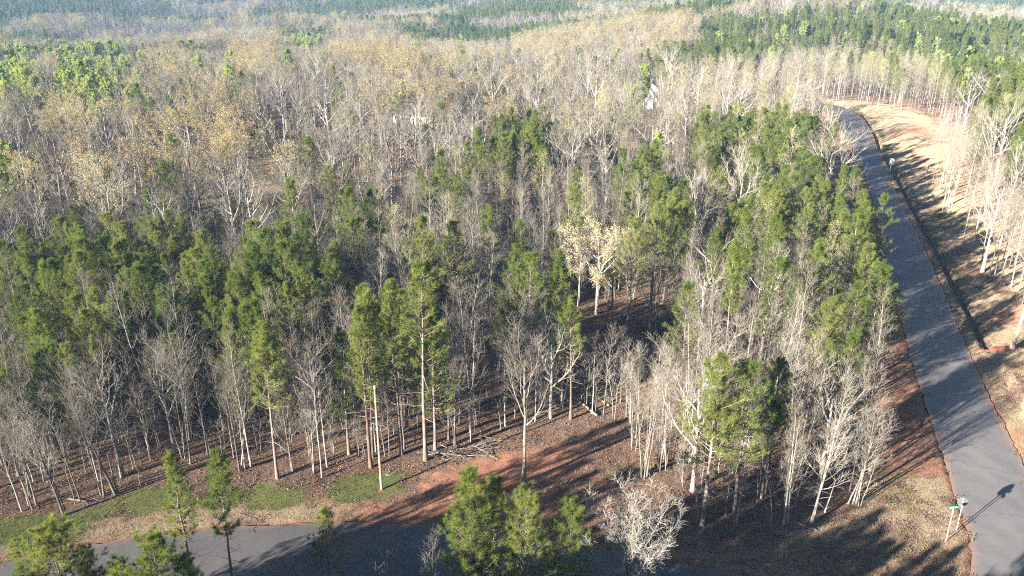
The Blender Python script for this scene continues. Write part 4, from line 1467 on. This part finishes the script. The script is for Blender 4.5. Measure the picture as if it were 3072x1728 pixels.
def octagon(rad, y, mat, th=0.004, cz=2.55):
    a = np.radians(22.5 + 45 * np.arange(8))
    ring = np.stack([rad * np.cos(a), np.zeros(8), cz + rad * np.sin(a)], -1)
    f, b = ring.copy(), ring.copy()
    f[:, 1], b[:, 1] = y, y + th
    g_ = Geo()
    V_ = np.concatenate([f, b])
    g_.add(V_, [list(range(8))], 0)
    g_.add(V_, [list(range(15, 7, -1))], 0)
    g_.add(V_, [[k, (k + 1) % 8 + 0, (k + 1) % 8 + 8, k + 8] for k in range(8)], 0)
    return g_.mesh('octagon', [mat])


link('panel', octagon(0.40, 0.040, M['alu']), o)
link('border', octagon(0.40, 0.046, M['white'], 0.003), o)
link('face', octagon(0.375, 0.051, M['sign_red'], 0.003), o)
for zz_ in (2.33, 2.77):
    g = Geo()
    g.box((0, 0.0, zz_), (0.10, 0.075, 0.03))
    link('bracket', g.mesh('bracket', [M['galv']]), o)

# street name sign: two crossed green blades with white lettering too small to read
p = at(2379, 1362)
o = thing('street_sign', 'green crossed street name blades on a thin steel post at the corner', 'street sign', (p[0], p[1], tz(*p)))
post(o, 2.80, 0.03)
for rz_, zz_, ln in ((R(8), 2.99, 0.78), (R(68), 2.79, 0.78)):
    rot = Matrix.Rotation(rz_, 4, 'Z')
    g = Geo()
    g.box((0, 0, zz_ + 0.1), (ln, 0.006, 0.19), 0, rot)
    bl = link('blade', g.mesh('blade', [M['sign_green']]), o)
    g = Geo()
    rr = random.Random(3)
    for sgn in (-1, 1):
        xk = -ln * 0.40
        while xk < ln * 0.36:
            wl = rr.uniform(0.025, 0.05)
            q_ = rot @ Vector((xk + wl / 2, sgn * 0.0055, zz_ + 0.1))
            g.box(q_, (wl, 0.003, rr.choice((0.07, 0.10, 0.10))), 0, rot)
            xk += wl + 0.016
    link('lettering', g.mesh('lettering', [M['white']]), bl)
g = Geo()
g.box((0, 0, 2.83), (0.09, 0.07, 0.06))
link('cap', g.mesh('cap', [M['galv']]), o)

# white board on a post beside the ditch
p = at(2239, 431)
o = thing('roadside_board', 'blank white board on a white post at the ditch beside the long road', 'sign board', (p[0], p[1], tz(*p)), R(-20))
g = Geo()
g.box((0, 0, 0.75), (0.12, 0.12, 2.1))
link('post', g.mesh('post', [M['white']]), o)
g = Geo()
g.box((0.05, -0.085, 2.15), (0.95, 0.04, 1.25))
link('panel', g.mesh('panel', [M['white']]), o)
g = Geo()
for xx in (-0.36, 0.46):
    g.box((xx, -0.05, 2.15), (0.06, 0.03, 1.25))
link('frame', g.mesh('frame', [M['white']]), o)

# culvert mouth under the dirt crossing
p = at(2231, 401)
o = thing('culvert', 'dark culvert pipe mouth at the dirt crossing of the ditch', 'culvert', (p[0], p[1], tz(*p)), R(-72))
g = Geo()
g.tubes(np.array([[[-1.2, 0, 0.1], [0.6, 0, 0.1]]]), np.array([[0.36, 0.36]]), 14, 0)
link('pipe', g.mesh('pipe', [M['dark']]), o)
g = Geo()
g.tubes(np.array([[[0.58, 0, 0.1], [0.66, 0, 0.1]]]), np.array([[0.4, 0.4]]), 14, 0)
link('rim', g.mesh('rim', [M['dark']]), o)

# ------------------------------------------------------------------ fallen wood, brush, dirt heap
def log_thing(name, label, a, b, r0, r1, branches=0, seed=1):
    pa, pb = at(*a), at(*b)
    za_, zb_ = tz(*pa) + r0 * 0.8, tz(*pb) + r1 * 0.8
    o_ = thing(name, label, 'log', (pa[0], pa[1], tz(*pa)))
    r = np.random.default_rng(seed)
    t = np.linspace(0, 1, 7)[:, None]
    A, B_ = np.array([0, 0, za_ - tz(*pa)]), np.array([pb[0] - pa[0], pb[1] - pa[1], zb_ - tz(*pa)])
    P_ = A + (B_ - A) * t + r.normal(0, 0.03, (7, 3))
    g_ = Geo()
    g_.tubes(P_[None], np.linspace(r0, r1, 7)[None], 8, 0, True, True)
    link('stem', g_.mesh('stem', [M['log']]), o_)
    if branches:
        L1, R1 = grow(r, P_[None], np.linspace(r0, r1, 7)[None], branches, 0.3, 1.0, (35, 70), (0.5, 1.6), 0.05, 0.1, 4, 0.4, 0.3, 0.2, 0.01)
        g_ = Geo()
        g_.tubes(L1, R1, 4, 0)
        link('branches', g_.mesh('branches', [M['log']]), o_)
    return o_


log_thing('fallen_log', 'long fallen pale trunk lying at the forest edge right of the clearing', (1503, 1047), (1440, 995), 0.13, 0.07, 5, 1)
log_thing('fallen_log', 'thinner fallen stem crossing behind the long pale trunk', (1535, 1020), (1490, 990), 0.09, 0.05, 3, 2)
log_thing('fallen_log', 'short pale fallen log beside the green verge at far left', (168, 1253), (220, 1262), 0.10, 0.07, 2, 3)
log_thing('fallen_log', 'small white stick lying on the sunlit left verge', (248, 1299), (262, 1298), 0.05, 0.03, 0, 4)
log_thing('fallen_log', 'white fallen branch beside the utility pole base', (966, 1195), (995, 1197), 0.05, 0.025, 2, 5)
log_thing('fallen_log', 'thin fallen stem in the shaded grass of the corner grove', (1995, 1313), (2060, 1338), 0.05, 0.03, 2, 6)
log_thing('fallen_log', 'long thin fallen stem left of the corner pines', (1718, 1292), (1820, 1262), 0.06, 0.03, 3, 7)
log_thing('fallen_log', 'broken log on the leaf bank between brush pile and clay clearing', (1225, 1125), (1262, 1112), 0.12, 0.09, 2, 8)


def brush(label, u, v, w, n, seed):
    p_ = at(u, v)
    o_ = thing('brush_pile', label, 'brush pile', (p_[0], p_[1], tz(*p_)))
    r = np.random.default_rng(seed)
    for k in range(n):
        c = np.array([r.normal(0, w), r.normal(0, w * 0.4), 0.08 + abs(r.normal(0, 0.18))])
        an = r.uniform(-0.7, 0.7)
        d = np.array([math.cos(an), math.sin(an), r.normal(0, 0.12)])
        L = r.uniform(0.7, 2.4)
        t = np.linspace(-0.5, 0.5, 5)[:, None]
        P_ = c + d * t * L + r.normal(0, 0.05, (5, 3))
        P_[:, 2] = np.maximum(P_[:, 2], 0.03)
        g_ = Geo()
        g_.tubes(P_[None], np.linspace(1, 0.5, 5)[None] * r.uniform(0.02, 0.055), 5, 0)
        L1, R1 = grow(r, P_[None], np.full((1, 5), 0.03), 3, 0.3, 1, (30, 60), (0.3, 0.8), 0.05, 0.1, 3, 0.6, 0.4, 0.2, 0.008)
        g_.tubes(L1, R1, 3, 0)
        link('stick', g_.mesh('stick', [M['log']]), o_)


brush('heap of pale cut sticks at the foot of the front row pines', 1145, 1145, 1.3, 22, 5)
brush('smaller heap of grey sticks on the leaf bank right of the cut sticks', 1215, 1128, 0.9, 12, 6)
brush('scatter of pale dead branches behind the fallen trunk', 1500, 1000, 1.2, 10, 7)


def heap(name, label, u, v, rx, ry, h, seed):
    p_ = at(u, v)
    n = 18
    t = np.linspace(-1, 1, n)
    A, B_ = np.meshgrid(t, t)
    rr = np.clip(1 - A ** 2 - B_ ** 2, 0, 1)
    x_, y_ = p_[0] + A * rx, p_[1] + B_ * ry
    z_ = terrain(x_.ravel(), y_.ravel()).reshape(n, n) + h * rr ** 1.3 * (1 + 0.5 * vnoise(x_, y_, 0.5, seed)) - 0.05
    g_ = Geo()
    i_, j_ = np.meshgrid(np.arange(n - 1), np.arange(n - 1))
    q_ = (j_ * n + i_).ravel()
    g_.add(np.stack([x_.ravel(), y_.ravel(), z_.ravel()], -1), np.stack([q_, q_ + 1, q_ + n + 1, q_ + n], -1), 0, True)
    link(name, g_.mesh(name, [M['clay_heap']]), label=label, category='dirt heap')


heap('dirt_heap', 'low heap of bright red clay at the end of the ditch on the right', 2510, 878, 2.6, 0.9, 0.35, 3)
heap('dirt_heap', 'small mound of red clay round the utility pole base', 957, 1234, 0.6, 0.4, 0.08, 4)

# ------------------------------------------------------------------ houses among the far trees
def house(name, label, x, y, rz, w, d, hw, hr, windows, doors=((0, 1),), chimney=True):
    o_ = thing(name, label, 'house', (x, y, tz(x, y) - 0.2), rz)
    # four walls, gables at the two ends (front gable faces -Y)
    t = 0.16
    g_ = Geo()
    pr = np.array([[-w / 2, 0, 0], [w / 2, 0, 0], [w / 2, 0, hw], [0, 0, hw + hr], [-w / 2, 0, hw]])
    for yy, s in ((-d / 2, 1), (d / 2, -1)):
        F_ = pr + [0, yy, 0]
        B2 = pr + [0, yy + s * t, 0]
        V_ = np.concatenate([F_, B2])
        g_.add(V_, [[0, 1, 2, 3, 4], [9, 8, 7, 6, 5]], 0)
        g_.add(V_, [[k, k + 5, (k + 1) % 5 + 5, (k + 1) % 5] for k in range(5)], 0)
    for xx in (-w / 2 + t / 2, w / 2 - t / 2):
        g_.box((xx, 0, hw / 2 - 0.02), (t, d - 2 * t - 0.004, hw - 0.04))
    link('wall', g_.mesh('wall', [M['siding']]), o_)
    # siding courses stand proud
    g_ = Geo()
    for k in range(int(hw / 0.3)):
        for yy in (-d / 2 - 0.012,):
            g_.box((0, yy, 0.2 + k * 0.3), (w - 0.1, 0.02, 0.05))
    link('siding', g_.mesh('siding', [M['siding']]), o_, kind='stuff')
    g_ = Geo()
    ov = 0.45
    sl = math.atan2(hr, w / 2)
    L = math.hypot(w / 2, hr) + ov
    for s in (-1, 1):
        rot = Matrix.Rotation(s * sl, 4, 'Y')
        c = Vector((s * (w / 4 + ov * 0.5 * math.cos(sl)), 0, hw + hr / 2 - ov * 0.5 * math.sin(sl) + 0.13))
        g_.box(c, (L, d + 2 * ov, 0.14), 0, rot)
    rf = link('roof', g_.mesh('roof', [M['roof']]), o_)
    if chimney:
        g_ = Geo()
        g_.box((w * 0.2, d * 0.15, hw + hr * 0.75), (0.8, 0.8, 1.8))
        link('chimney', g_.mesh('chimney', [M['clay_heap']]), rf)
    for (xx, zz_, ww, hh, side) in windows:
        yy = -d / 2 - 0.03
        g_ = Geo()
        if side == 'front':
            for a_, b_ in (((xx, yy, zz_ + hh / 2), (ww + 0.16, 0.07, 0.09)), ((xx, yy, zz_ - hh / 2), (ww + 0.2, 0.1, 0.09)), ((xx - ww / 2, yy, zz_), (0.09, 0.07, hh - 0.1)), ((xx + ww / 2, yy, zz_), (0.09, 0.07, hh - 0.1)), ((xx, yy, zz_), (0.05, 0.05, hh - 0.1))):
                g_.box(a_, b_)
        else:
            X0 = -w / 2 - 0.03
            for a_, b_ in (((X0, xx, zz_ + hh / 2), (0.07, ww + 0.16, 0.09)), ((X0, xx, zz_ - hh / 2), (0.1, ww + 0.2, 0.09)), ((X0, xx - ww / 2, zz_), (0.07, 0.09, hh - 0.1)), ((X0, xx + ww / 2, zz_), (0.07, 0.09, hh - 0.1))):
                g_.box(a_, b_)
        wd = link('window', g_.mesh('window', [M['white']]), o_)
        g_ = Geo()
        if side == 'front':
            g_.box((xx, -d / 2 - 0.012, zz_), (ww - 0.08, 0.02, hh - 0.08))
        else:
            g_.box((-w / 2 - 0.012, xx, zz_), (0.02, ww - 0.08, hh - 0.08))
        link('pane', g_.mesh('pane', [M['glass']]), wd)
    for (xx, _) in doors:
        g_ = Geo()
        g_.box((xx, -d / 2 - 0.03, 1.1), (1.0, 0.06, 2.1))
        dr = link('door', g_.mesh('door', [M['dark']]), o_)
        g_ = Geo()
        g_.box((xx + 0.38, -d / 2 - 0.075, 1.05), (0.08, 0.03, 0.08))
        link('handle', g_.mesh('handle', [M['galv']]), dr)
    return o_


house('house', 'white gabled house glimpsed between bare trees near the far bend', 43.5, 258, R(-14), 6.6, 11, 5.2, 2.6, [(-1.4, 3.9, 0.9, 1.3, 'front'), (1.4, 3.9, 0.9, 1.3, 'front'), (-1.4, 1.6, 0.9, 1.4, 'front'), (-2, 2.2, 1.0, 1.3, 'side'), (2, 2.2, 1.0, 1.3, 'side')], ((1.4, 1),))
house('house', 'long low white house half hidden by bare trees at upper centre', -27, 228, R(62), 7.0, 12, 2.7, 2.2, [(-2.0, 1.6, 1.1, 1.2, 'front'), (-3.6, 1.6, 1.2, 1.2, 'side'), (0, 1.6, 1.2, 1.2, 'side'), (3.6, 1.6, 1.2, 1.2, 'side')])
house('house', 'small white house deep among the bare trees above the long low one', -20, 282, R(20), 7.0, 9, 3.4, 2.4, [(-1.7, 1.7, 1.0, 1.3, 'front'), (1.7, 1.7, 1.0, 1.3, 'front')])

# ------------------------------------------------------------------ air
g = Geo()
zlo, zhi = float(GZ.min()) - 1.0, max(float(GZ.max()) + 21.0, HCAM + 4)
x0, x1, y0, y1 = gx[0] - 5, gx[-1] + 5, gy[0] - 5, gy[-1] + 5
g.box(((x0 + x1) / 2, (y0 + y1) / 2, (zlo + zhi) / 2), (x1 - x0, y1 - y0, zhi - zlo))
hm, nt, out = new_mat('pale_air')
pv = nt.nodes.new('ShaderNodeVolumePrincipled')
pv.inputs['Color'].default_value = (0.34, 0.62, 1.0, 1)
pv.inputs['Density'].default_value = 0.00015
pv.inputs['Anisotropy'].default_value = 0.0
nt.links.new(pv.outputs[0], out.inputs['Volume'])
link('haze', g.mesh('haze', [hm]), kind='stuff', label='thin bluish haze over the far woods')
print('trees', len(trees), 'singles', len(singles), {k: len(v) for k, v in masses.items()}, 'grass', int(m_g.sum()), int(m_s.sum()), int(m_l.sum()), 'haze z', zlo, zhi)
